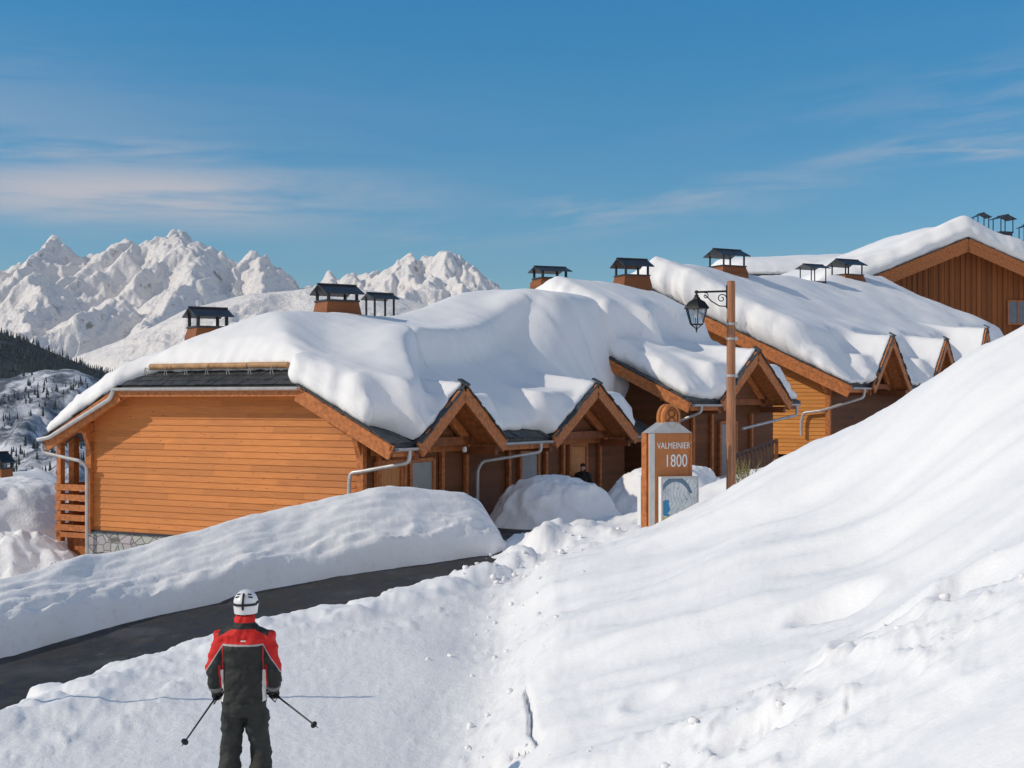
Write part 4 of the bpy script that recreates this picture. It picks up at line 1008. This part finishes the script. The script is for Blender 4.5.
zs = (400 - 805) / F * 12 - (gs + .02)   # picture-derived foot height against the ground actually built
S = 1.0
J = dict(head=V((.0, .05, 1.715)), neck=V((0, .0, 1.6)), sho=1.51, hip=.93, hem=.905, lean=0.0,
         SL=V((-.188, -.0, 1.45)), EL=V((-.258, -.05, 1.19)), WL=V((-.245, .015, 1.03)), HL=V((-.24, .05, .965)),
         SR=V((.188, -.0, 1.45)), ER=V((.258, -.05, 1.19)), WR=V((.24, .015, 1.04)), HR=V((.233, .05, .975)),
         TL=V((-.095, 0, .84)), KL=V((-.13, .06, .47)), AL=V((-.145, -.02, .13)), TR=V((.095, 0, .84)), KR=V((.125, .07, .47)), AR=V((.135, -.01, .13)))
def jacket_mat():
    t = NT('ski_jacket'); x, y, z = t.xyz(); ax = t.math('ABSOLUTE', x)
    lt = lambda a, b: t.math('LESS_THAN', a, b); gt = lambda a, b: t.math('GREATER_THAN', a, b); mul = lambda a, b: t.math('MULTIPLY', a, b); mx = lambda a, b: t.math('MAXIMUM', a, b)
    line = t.math('SUBTRACT', 1.415, mul(t.math('MAXIMUM', t.math('SUBTRACT', ax, .17), 0), 1.55))
    red = mul(gt(z, line), lt(z, t.math('SUBTRACT', 1.548, mul(t.math('MAXIMUM', t.math('SUBTRACT', ax, .09), 0), .55))))
    red = mx(red, gt(z, 1.597)); red = mx(red, mul(gt(z, line), gt(ax, .215)))
    pip = mul(lt(t.math('ABSOLUTE', t.math('SUBTRACT', z, line)), .008), lt(ax, .34))
    body = lt(ax, .205)
    wh = mul(mul(gt(ax, .166), lt(ax, .19)), mul(lt(z, 1.2), gt(z, .93)))
    rs = mul(mul(gt(ax, .19), body), mul(lt(z, 1.24), gt(z, .93))); rs2 = mul(mul(gt(ax, .168), lt(ax, .178)), mul(lt(z, 1.4), gt(z, 1.2)))
    logo = mul(lt(t.math('ABSOLUTE', t.math('ADD', x, -.012)), .022), lt(t.math('ABSOLUTE', t.math('SUBTRACT', z, 1.452)), .006))
    c = t.mix(mx(red, mx(rs, rs2)), (.03, .031, .029), (.62, .022, .018)); c = t.mix(pip, c, (.42, .4, .4)); c = t.mix(mx(wh, logo), c, (.72, .7, .68))
    n = t.noise(t.tc.outputs['Object'], 40, 4)
    return t.fin(c, .7, t.bump(n, .2, .004), 0, .3)
body, jk, tr = person_shapes(J)
remeshed('body', body, SKIN, root, .011, 3)
remeshed('jacket', jk, jacket_mat(), root, .011, 5, .013, 6, 1.6)
TRM = simple('black_trousers', (.03, .032, .029), .75, .3, 10, bump=.25)
remeshed('trousers', tr, TRM, root, .011, 5, .014, 5, 1.9)
# helmet
hc = J['head'] + V((0, -.005, .03)); rings = []
for i in range(0, 12):
    ph = -.42 + (math.pi / 2 + .42) * i / 11.4; ring = []
    for j in range(32):
        th = 2 * math.pi * j / 32; lo_ = -.42 + (.25 if math.sin(th) > .5 else 0); p_ = max(ph, lo_)
        ring.append(hc + V((.106 * math.cos(p_) * math.cos(th), .134 * math.cos(p_) * math.sin(th), .122 * math.sin(p_) - (.03 if i == 0 else 0))))
    rings.append(ring)
def helmet_mat():
    t = NT('white_helmet'); return t.fin((.78, .78, .78), .28, None, 0, .5)
hm = MB().loft(rings).build('helmet', helmet_mat(), root, 60)
q = MB()
def on_helmet(th, ph, k=1.02): return hc + V((.106 * k * math.cos(ph) * math.cos(th), .138 * k * math.cos(ph) * math.sin(th), .122 * k * math.sin(ph)))
q.tube([on_helmet(R_(a), .03 if abs(a + 90) < 70 else .12) for a in range(-190, 11, 8)], .011, 6)
q.tube([on_helmet(R_(-90), a) for a in [-.3 + .09 * k for k in range(14)]], .010, 6); q.build('goggle_strap', M['iron'], hm, 60)
q = MB()
for s in (-1, 1):
    for a in (.62, .85): q.tube([on_helmet(R_(-90 + s * 28), a, 1.003), on_helmet(R_(-90 + s * 50), a - .08, 1.003)], .007, 6)
q.build('vents', M['iron'], hm, 60)
q = MB(); ff = [hc + V((.1 * math.cos(t), .125 * math.sin(t) + .012, -.018)) for t in [R_(40 + 10 * k) for k in range(11)]]; q.tube(ff, .035, 10); q.build('goggles', simple('goggle', (.05, .04, .03), .12, .1, 4, spec=.8), root, 60)
# gloves closed around the pole grips
def glove(h, tip, wrist, side):
    ax = (h - tip).normalized()           # grip axis, towards the grip's top
    g = MB(); fwd = V((0, 1, 0)); out = V((side, 0, 0)); out = (out - ax * out.dot(ax)).normalized(); fw = ax.cross(out) ; fw = fw if fw.y > 0 else -fw
    pc = h + out * .032 - fw * .01
    g.ell(pc, (.024, .045, .05), 14)
    g.tube([wrist + V((0, -.02, .02)), wrist.lerp(h, .5), pc], [.05, .044, .04], 14)
    for k in range(4):                   # four fingers wrap round the front of the grip
        o = ax * (.036 - .023 * k); r = [.031, .034, .032, .028][k]
        pts = [h + o + out * .034 * math.cos(a) + fw * r * math.sin(a) + (out * 0) for a in (0.1, .7, 1.4, 2.1, 2.8, 3.4)]
        g.tube([pc + o * .9] + pts, [.013] + [.0125] * 4 + [.011, .009], 8)
    pts = [pc + ax * .02 - fw * .02, h + ax * .05 - fw * .034 + out * .012, h + ax * .052 - fw * .034 - out * .02, h + ax * .045 - fw * .018 - out * .034]
    g.tube(pts, [.017, .014, .013, .010], 8)
    return remeshed('glove', g, GLV, root, .0045, 2)
GLV = simple('glove', (.025, .025, .026), .6, .3, 14)
tipL = V((W(182, 741, 11.45).x + 2.29, -.55, W(182, 741, 11.45).z - gs - .02)); tipR = V((W(318, 723, 11.7).x + 2.29, -.3, W(318, 723, 11.7).z - gs - .02))
for h, tip, wr, sd, lb in ((J['HL'], tipL, J['WL'], -1, 'black ski pole in the left hand of the skier, pointing down to the left'), (J['HR'], tipR, J['WR'], 1, 'black ski pole in the right hand of the skier, pointing down to the right')):
    glove(h, tip, wr, sd)
    MB().tube([wr + (h - wr) * -.35, wr, wr + (h - wr) * .3], [.068, .066, .05], 14).build('cuff', simple('grey_cuff', (.2, .2, .2), .7, .2, 9), root, 60)
    ax = (h - tip).normalized(); pr = empty('ski_pole', root.location + tip); tag(pr, lb, 'ski pole', 'ski poles of the skier')
    top = h - tip; L = top.length
    MB().tube([V((0, 0, 0)), ax * .05, ax * L], [.003, .007, .0085], 8).build('shaft', simple('pole_shaft', (.05, .05, .055), .35, .2, 5, metal=.4), pr, 60)
    MB().tube([ax * (L - .08), ax * (L - .02), ax * (L + .05), ax * (L + .075)], [.014, .017, .016, .02], 10).build('grip', M['iron'], pr, 60)
    q = MB(); q.tube([ax * .055, ax * .075], [.032, .014], 12); q.tube([ax * .047, ax * .057], [.031, .031], 12); q.build('basket', M['iron'], pr, 60)
    q = MB(); sdv = ax.cross(V((0, 1, 0))).normalized(); q.tube([ax * (L + .06), ax * (L + .03) - V((0, .05, .04)), ax * (L - .05) - V((0, .07, .04)), ax * (L - .06) - V((0, .03, 0))], .006, 5); q.build('strap', M['iron'], pr)
for s in ('L', 'R'):
    A_ = J['A' + s]; q = MB(); q.loft([ringe(A_.x, A_.y + oy, z, rx, ry, 18) for z, rx, ry, oy in ((.0, .058, .15, .04), (.05, .06, .155, .04), (.1, .058, .12, .02), (.16, .055, .085, 0), (.26, .06, .075, -.01))])
    bt = q.build('boot', simple('boot_shell', (.06, .06, .065), .35, .2, 5), root, 60)
    q = MB()
    for z in (.1, .15, .21): q.bar((A_.x - .066, A_.y + .06, z), (A_.x + .066, A_.y + .06, z), .02, .018)
    q.build('buckles', M['zinc'], bt)
    sk = empty('ski', root.location + V((A_.x, A_.y, 0))); rings = []
    for yy, w_, zz, th_ in ((-.78, .03, .02, .008), (-.74, .05, .008, .012), (-.4, .04, .004, .016), (0, .034, .004, .024), (.35, .042, .004, .014), (.5, .052, .008, .012), (.6, .045, .03, .01), (.68, .02, .07, .008)):
        rings.append([V((-w_, yy, zz)), V((w_, yy, zz)), V((w_, yy, zz + th_)), V((-w_, yy, zz + th_))])
    MB().loft([r for r in rings]).build('board', simple('ski_top', (.45, .04, .035), .3, .1, 4), sk); MB().box((0, .02, .035), (.06, .3, .03)).build('binding', M['iron'], sk)
    tag(sk, 'red ski under the ' + ('left' if s == 'L' else 'right') + ' boot of the skier', 'ski', 'skis of the skier')
    sk.location.z -= .02; 
root_sk = root
# person in the porch
pp = W(583, 467.5, 43.2); zf = -3.62; root = empty('person', (pp.x, pp.y, zf), R_(160)); tag(root, 'person in dark clothes standing in the shaded porch behind the snow mound', 'person')
k = (pp.z - zf) / 1.60
root.scale = (k, k, k)
J2 = dict(head=V((0, .03, 1.6)), neck=V((0, 0, 1.47)), sho=1.39, hip=.88, hem=.78, lean=0, SL=V((-.19, 0, 1.36)), EL=V((-.25, -.03, 1.1)), WL=V((-.21, .12, .93)), HL=V((-.19, .18, .88)),
          SR=V((.19, 0, 1.36)), ER=V((.25, -.03, 1.1)), WR=V((.2, .14, .95)), HR=V((.18, .2, .92)), TL=V((-.09, 0, .8)), KL=V((-.1, .02, .46)), AL=V((-.11, -.01, .1)), TR=V((.09, 0, .8)), KR=V((.1, .02, .46)), AR=V((.11, -.01, .1)))
body, jk, tr = person_shapes(J2)
for s, sd in (('L', -1), ('R', 1)):
    h = J2['H' + s]
    for kf in range(4): body.tube([h + V((sd * (.02 - .014 * kf), .02, -.01)), h + V((sd * (.022 - .015 * kf), .06, -.03)), h + V((sd * (.02 - .014 * kf), .07, -.065))], [.011, .01, .008], 8)
    body.tube([h + V((-sd * .02, 0, 0)), h + V((-sd * .045, .03, -.02)), h + V((-sd * .045, .055, -.04))], [.013, .011, .008], 8)
remeshed('body', body, SKIN, root, .011, 3); remeshed('jacket', jk, BLACK, root, .014, 5, .008); remeshed('trousers', tr, BLACK, root, .014, 5, .008)
hh = MB(); hh.loft([ringe(0, .015, 1.6 + z, rx, ry, 20, 2) for z, rx, ry in ((.0, .06, .075), (.04, .088, .105), (.08, .082, .1), (.12, .06, .075), (.14, .02, .03))]); hh.build('hat', BLACK, root, 60)
for s in ('L', 'R'):
    A_ = J2['A' + s]; MB().loft([ringe(A_.x, A_.y + oy, z, rx, ry, 14) for z, rx, ry, oy in ((0, .05, .14, .04), (.05, .05, .135, .04), (.1, .048, .07, 0), (.2, .055, .06, 0))]).build('boot', M['iron'], root, 60)

# ------------------------------------------------------------------ mountains, hills, forest
def mountain_mat():
    t = NT('mountain_snow_rock'); geo = t.n('ShaderNodeNewGeometry'); o = t.tc.outputs['Object']
    nx = t.n('ShaderNodeSeparateXYZ'); t.l(geo.outputs['Normal'], nx.inputs[0])
    n = t.noise(t.mapping((.016, .010, .026)), 1, 9, .74)
    f = t.math('ADD', nx.outputs['Z'], t.math('MULTIPLY', t.math('SUBTRACT', n, .5), 1.1))
    c = t.mix(t.ramp(f, [(.30, (1, 1, 1)), (.46, (0, 0, 0))]), (.93, .885, .845), (.30, .26, .235))
    n2 = t.noise(t.mapping((.02, .02, .02)), 1, 6, .7)
    return t.fin(c, .8, t.bump(n2, .8, 30), 0, .1)
MM = mountain_mat()
def range_mesh(name, sil, Yc, wid_f, wid_b, zbase, amp, nscale, px0, px1, nc, nr, mat, seed, spur=1.0, jag=1.0, smoothp=1.0, ribs=.0):
    px = np.linspace(px0, px1, nc)[None]; Yr = np.concatenate([np.linspace(Yc - wid_f, Yc, int(nr * .7)), np.linspace(Yc, Yc + wid_b, nr - int(nr * .7))[1:]])[:, None]
    X = (px - 512) / F * Yr; Yv = Yr + 0 * px; pxs = px + 0 * Yr
    xs = np.array([s[0] for s in sil], float); ys = np.array([s[1] for s in sil], float)
    Hc = (HZ - np.interp(pxs, xs, ys)) / F * Yc
    t = np.where(Yv < Yc, (Yc - Yv) / wid_f, (Yv - Yc) / wid_b)
    g = (1 - np.clip(t, 0, 1))**smoothp
    x_ = X / nscale + seed; y_ = Yv / nscale
    wx = x_ + .35 * fbm(x_ * .8, y_ * .8, 3); wy = y_ * .62 + .35 * fbm(x_ * .8 + 5, y_ * .8, 3)
    rg = ridged(wx, wy, 8, .52) - 1.0
    rg = rg + ribs * .8 * (ridged(X / nscale * 3.6 + .7 * fbm(x_ * 1.5, y_ * 1.5, 3) + seed, y_ * .9, 5, .55) - .9) + ribs * .35 * (ridged(X / nscale * 11 + 1.2 * fbm(x_ * 3, y_ * 3, 3), y_ * 3.2, 4, .55) - .9)
    env = np.sin(np.pi * np.clip(t, 0, 1))**.7
    z = zbase + (Hc - zbase) * g + amp * spur * rg * env + amp * .16 * jag * (ridged(x_ * 3.1, y_ * 2.2, 4) - .9) * (1 - .3 * env)
    o = grid_mesh(name, np.stack([X, Yv, z], -1), mat, smooth=True); tag(o, kind='structure'); return o
PK = [(-420, 262, 0), (-300, 255, 100), (-190, 250, 0), (-95, 252, 60), (-30, 259, 0), (28, 256, -60), (65, 237, 0), (97, 250, 120), (126, 235, 40), (147, 246, 160), (160, 236, 0), (183, 231, 0), (198, 240, -100), (215, 251, 40), (248, 253, 60), (259, 257, -60), (300, 278, 0), (328, 269, 100), (352, 275, 0), (376, 268, 120), (398, 261, 0), (411, 254, 0), (427, 255, 60), (441, 250, 0), (458, 258, 60), (474, 266, 0), (498, 278, 40), (540, 296, 0), (620, 318, 0), (720, 330, 0)]
def mountains():
    px = np.linspace(-480, 800, 1150)[None]; Yr = np.concatenate([np.linspace(4700, 7400, 250), np.linspace(7420, 8700, 50)])[:, None]
    X = (px - 512) / F * Yr; Yv = Yr + 0 * px; rs = np.random.RandomState(21)
    wx = X + 55 * fbm(X / 330, Yv / 330, 4) + 12 * fbm(X / 70, Yv / 70, 3); wy = Yv + 70 * fbm(X / 330 + 7, Yv / 330, 4)
    z = np.full(X.shape, -400.0); spurs = []
    for (p, q, dy) in PK:
        Yc = 7400 + dy * 1.2; spurs.append(((p - 512) / F * Yc, Yc, (HZ - q) / F * Yc, .78, rs.uniform(-.35, .35), .44))
    for i in range(46):                      # lower spurs in front of the crest
        Yc = rs.uniform(5300, 7050); p = rs.uniform(-460, 640); k = int(np.argmin([abs(c[0] - p) for c in PK])); H = (HZ - PK[k][1]) / F * 7400
        spurs.append(((p - 512) / F * Yc, Yc, H - (7400 - Yc) * .40 + rs.uniform(-70, 60), .7, rs.uniform(-.5, .5), .34))
    for (sx_, sy_, H, k, an, ky) in spurs:
        dx = (wx - sx_) * math.cos(an) + (wy - sy_) * math.sin(an); dy = -(wx - sx_) * math.sin(an) + (wy - sy_) * math.cos(an)
        ksd = np.where(dx < 0, k * .85, k * 1.1); zz_ = H - ksd * np.abs(dx) - np.where(dy < 0, ky, .8) * np.abs(dy); z = np.maximum(z, zz_)
    z = z + 34 * (ridged(X / 300, Yv / 520, 6, .55) - 1.0) + 7 * (ridged(X / 75, Yv / 150 + 4, 5, .55) - 1.0)
    z = np.maximum(z, -175 + 30 * fbm(X / 400, Yv / 400, 4))
    tag(grid_mesh('mountains', np.stack([X, Yv, z], -1), MM), kind='structure')
mountains()
SIL2 = [(-700, 420), (-100, 400), (20, 385), (60, 364), (110, 345), (150, 328), (185, 310), (215, 302), (250, 294), (290, 291), (330, 286), (380, 292), (430, 306), (520, 330), (700, 380), (900, 400)]
range_mesh('mountain_shoulder', SIL2, 5000, 1900, 700, -170, 60, 700, -500, 700, 600, 160, MM, 7.7, 1.0, .3, .9, .25)
def hill_mat(name, a, b, s):
    t = NT(name); n = t.noise(t.tc.outputs['Object'], s, 7, .7); return t.fin(t.ramp(n, [(.42, a), (.58, b)]), .85, None, 0, .1)
SIL3 = [(-700, 250), (-300, 292), (-100, 318), (0, 333), (30, 343), (60, 356), (90, 368), (130, 382), (250, 410), (400, 430)]
h3 = range_mesh('forested_hill', SIL3, 2600, 1000, 500, -170, 18, 260, -700, 400, 260, 70, hill_mat('forest_floor', (.025, .034, .034), (.05, .06, .066), .02), 4.1, 1, .4, .9)
SIL4 = [(-700, 330), (-300, 350), (-100, 372), (0, 379), (45, 371), (75, 370), (95, 378), (140, 395), (250, 420), (500, 450), (700, 470)]
h4 = range_mesh('snowy_hillside', SIL4, 1500, 760, 300, -170, 26, 150, -700, 700, 300, 90, hill_mat('wooded_snow', (.10, .12, .15), (.68, .70, .74), .03), 9.3, 1, .6, .9)
TREE = simple('far_conifer', (.034, .05, .05), .9, .35, .05)
def forest(name, hill, n, label, hmin, hmax, pxlim, seed, dens):
    me = hill.data; nv = len(me.vertices); co = np.empty(nv * 3, np.float32); me.vertices.foreach_get('co', co); co = co.reshape(-1, 3).astype(float)
    px = co[:, 0] / co[:, 1] * F + 512; Ymax = co[:, 1].max()
    ok = np.where((px > pxlim[0]) & (px < pxlim[1]) & (fbm(co[:, 0] * .012 + seed, co[:, 1] * .012, 3) > dens))[0]
    rs = np.random.RandomState(seed); ids = rs.choice(ok, n); P = co[ids] + np.stack([rs.uniform(-7, 7, n), rs.uniform(-7, 7, n), np.zeros(n)], -1)
    k = 6; Vv = []; Q = []; th = np.arange(k) / k * 2 * np.pi; h = rs.uniform(hmin, hmax, n); r = h * rs.uniform(.14, .2, n)
    lv = [(-.05, .35), (.08, 1), (.34, .52), (.36, .74), (.64, .34), (.66, .46), (1.0, .02)]
    A = np.zeros((n, len(lv), k, 3)); jt = rs.uniform(.75, 1.2, (n, len(lv), k))
    for i, (zz, ww) in enumerate(lv):
        A[:, i, :, 0] = P[:, 0, None] + np.cos(th)[None] * (r * ww)[:, None] * jt[:, i]; A[:, i, :, 1] = P[:, 1, None] + np.sin(th)[None] * (r * ww)[:, None] * jt[:, i]; A[:, i, :, 2] = P[:, 2, None] + (h * zz)[:, None]
    idx = np.arange(n * len(lv) * k).reshape(n, len(lv), k); a = idx[:, :-1]; b = idx[:, 1:]
    Q = np.stack([a, np.roll(a, -1, 2), np.roll(b, -1, 2), b], -1).reshape(-1, 4)
    o = np_mesh(name, A.reshape(-1, 3), Q, TREE, smooth=False); tag(o, label, 'forest', kind='stuff')
forest('forest', h3, 9000, 'dark blue conifer forest covering the far hill at the left', 8, 15, (-320, 170), 5, -.6)
forest('forest', h4, 2300, 'scattered conifers on the shaded snowy hillside at the left', 3, 9, (-260, 160), 11, .1)

# ------------------------------------------------------------------ air
def haze_box():
    m = bpy.data.materials.new('haze_air'); m.use_nodes = True; t = m.node_tree; t.nodes.clear(); o = t.nodes.new('ShaderNodeOutputMaterial'); v = t.nodes.new('ShaderNodeVolumePrincipled')
    v.inputs['Color'].default_value = (.80, .88, 1, 1); v.inputs['Density'].default_value = HAZE; v.inputs['Anisotropy'].default_value = .0; t.links.new(v.outputs[0], o.inputs['Volume'])
    b = MB().box((0, 4800, 300), (30000, 10500, 1400)).build('haze', m); tag(b, kind='stuff')
HAZE = 2.2e-5
if HAZE: haze_box()

# ------------------------------------------------------------------ sky, sun, camera
SUN_EL, SUN_AZ = 34.0, -101.0      # azimuth clockwise from the view direction
w = bpy.data.worlds.new('World'); sc.world = w; w.use_nodes = True; t = w.node_tree; t.nodes.clear()
def wn(tp, **k):
    x = t.nodes.new(tp)
    for a, b in k.items(): setattr(x, a, b)
    return x
out = wn('ShaderNodeOutputWorld'); bg = wn('ShaderNodeBackground'); sky = wn('ShaderNodeTexSky', sky_type='NISHITA'); sky.sun_disc = False
sky.sun_elevation = R_(SUN_EL); sky.sun_rotation = R_(SUN_AZ); sky.altitude = 1800; sky.air_density = 1.0; sky.dust_density = .3; sky.ozone_density = 2.5
hsv = wn('ShaderNodeHueSaturation'); hsv.inputs['Hue'].default_value = .487; hsv.inputs['Saturation'].default_value = 1.4; hsv.inputs['Value'].default_value = 1.0
t.links.new(sky.outputs[0], hsv.inputs['Color'])

tc = wn('ShaderNodeTexCoord'); sx = wn('ShaderNodeSeparateXYZ'); t.links.new(tc.outputs['Generated'], sx.inputs[0])
def wm(op, a, b=None, clamp=False):
    x = wn('ShaderNodeMath', operation=op); x.use_clamp = clamp
    for i, v in enumerate((a, b)):
        if v is None: continue
        if isinstance(v, (int, float)): x.inputs[i].default_value = v
        else: t.links.new(v, x.inputs[i])
    return x.outputs[0]
az = wm('ARCTAN2', sx.outputs[0], sx.outputs[1]); el = wm('ARCSINE', sx.outputs[2])
def cloud(fa, fe, lo, hi, bands, seed, tilt=0.0, detail=7):
    cv = wn('ShaderNodeCombineXYZ'); e2 = wm('ADD', el, wm('MULTIPLY', az, tilt)); t.links.new(wm('MULTIPLY', az, fa), cv.inputs[0]); t.links.new(wm('MULTIPLY', e2, fe), cv.inputs[1]); cv.inputs[2].default_value = seed
    n = wn('ShaderNodeTexNoise'); t.links.new(cv.outputs[0], n.inputs['Vector']); n.inputs['Scale'].default_value = 1; n.inputs['Detail'].default_value = detail; n.inputs['Roughness'].default_value = .58; n.inputs['Distortion'].default_value = .3
    r = wn('ShaderNodeMapRange'); r.interpolation_type = 'SMOOTHSTEP'; t.links.new(n.outputs['Fac'], r.inputs[0]); r.inputs[1].default_value = lo; r.inputs[2].default_value = hi
    tot = None
    for (a0, wa, e0, we, k) in bands:
        da = wm('POWER', wm('DIVIDE', wm('SUBTRACT', az, a0), wa), 2); de = wm('POWER', wm('DIVIDE', wm('SUBTRACT', e2, e0), we), 2)
        gsn = wm('MULTIPLY', wm('EXPONENT', wm('MULTIPLY', wm('ADD', da, de), -1.0)), k); tot = gsn if tot is None else wm('MAXIMUM', tot, gsn)
    return wm('MULTIPLY', r.outputs[0], tot, True)
A_ = lambda px: math.atan((px - 512) / F); E_ = lambda py: math.atan((HZ - py) / F)
c1_ = cloud(5, 42, .30, .62, [(A_(130), .17, E_(202), .021, 1.0), (A_(90), .12, E_(163), .012, .7), (A_(-600), .4, E_(150), .05, .5)], 1.3)
c2_ = cloud(9, 60, .40, .70, [(A_(590), .16, E_(222), .014, .45), (A_(930), .10, E_(205), .014, .5), (A_(1500), .3, E_(170), .04, .5)], 6.1, -.10)
c3_ = cloud(11, 150, .36, .62, [(A_(960), .06, E_(166), .0042, .62), (A_(1010), .05, E_(130), .005, .25), (A_(780), .05, E_(185), .010, .25), (A_(40), .07, E_(80), .012, .12)], 3.7)
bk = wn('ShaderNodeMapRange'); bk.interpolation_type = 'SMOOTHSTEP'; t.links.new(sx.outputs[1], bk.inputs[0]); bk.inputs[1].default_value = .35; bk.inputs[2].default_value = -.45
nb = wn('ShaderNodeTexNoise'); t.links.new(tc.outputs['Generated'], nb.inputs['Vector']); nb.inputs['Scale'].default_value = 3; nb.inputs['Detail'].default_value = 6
c4_ = wm('MULTIPLY', bk.outputs[0], wm('ADD', .2, wm('MULTIPLY', nb.outputs['Fac'], .75)), True)      # unseen broken cloud added behind the camera as neutral fill light
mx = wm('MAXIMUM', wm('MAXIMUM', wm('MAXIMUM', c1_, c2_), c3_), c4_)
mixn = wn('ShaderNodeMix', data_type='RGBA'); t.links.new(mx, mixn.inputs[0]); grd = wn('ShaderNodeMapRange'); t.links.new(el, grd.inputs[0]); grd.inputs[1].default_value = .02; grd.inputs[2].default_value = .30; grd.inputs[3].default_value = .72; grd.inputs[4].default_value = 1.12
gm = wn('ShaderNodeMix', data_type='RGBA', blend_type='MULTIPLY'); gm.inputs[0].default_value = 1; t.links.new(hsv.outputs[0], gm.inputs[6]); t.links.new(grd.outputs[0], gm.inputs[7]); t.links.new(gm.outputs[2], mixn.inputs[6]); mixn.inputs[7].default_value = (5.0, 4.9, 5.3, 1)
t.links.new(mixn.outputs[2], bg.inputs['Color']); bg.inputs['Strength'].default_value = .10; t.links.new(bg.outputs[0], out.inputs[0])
sun = bpy.data.lights.new('sun', 'SUN'); sun.energy = 2.6; sun.angle = R_(.53); sun.color = (1.0, .89, .74)
so = bpy.data.objects.new('sun', sun); COL.objects.link(so)
sd = Vector((math.sin(R_(SUN_AZ)) * math.cos(R_(SUN_EL)), math.cos(R_(SUN_AZ)) * math.cos(R_(SUN_EL)), math.sin(R_(SUN_EL))))
so.rotation_euler = sd.to_track_quat('Z', 'Y').to_euler(); so.location = (-40, -10, 40)
cam = bpy.data.cameras.new('camera'); cam.sensor_width = 36; cam.lens = F / 1024 * 36; cam.shift_y = (HZ - 384) / 1024; cam.clip_start = .1; cam.clip_end = 30000
co_ = bpy.data.objects.new('camera', cam); COL.objects.link(co_); co_.rotation_euler = (R_(90), 0, 0); sc.camera = co_
sc.view_settings.view_transform = 'Standard'; sc.view_settings.look = 'None'; sc.view_settings.exposure = .1; sc.view_settings.gamma = 1; sc.view_settings.use_curve_mapping = False
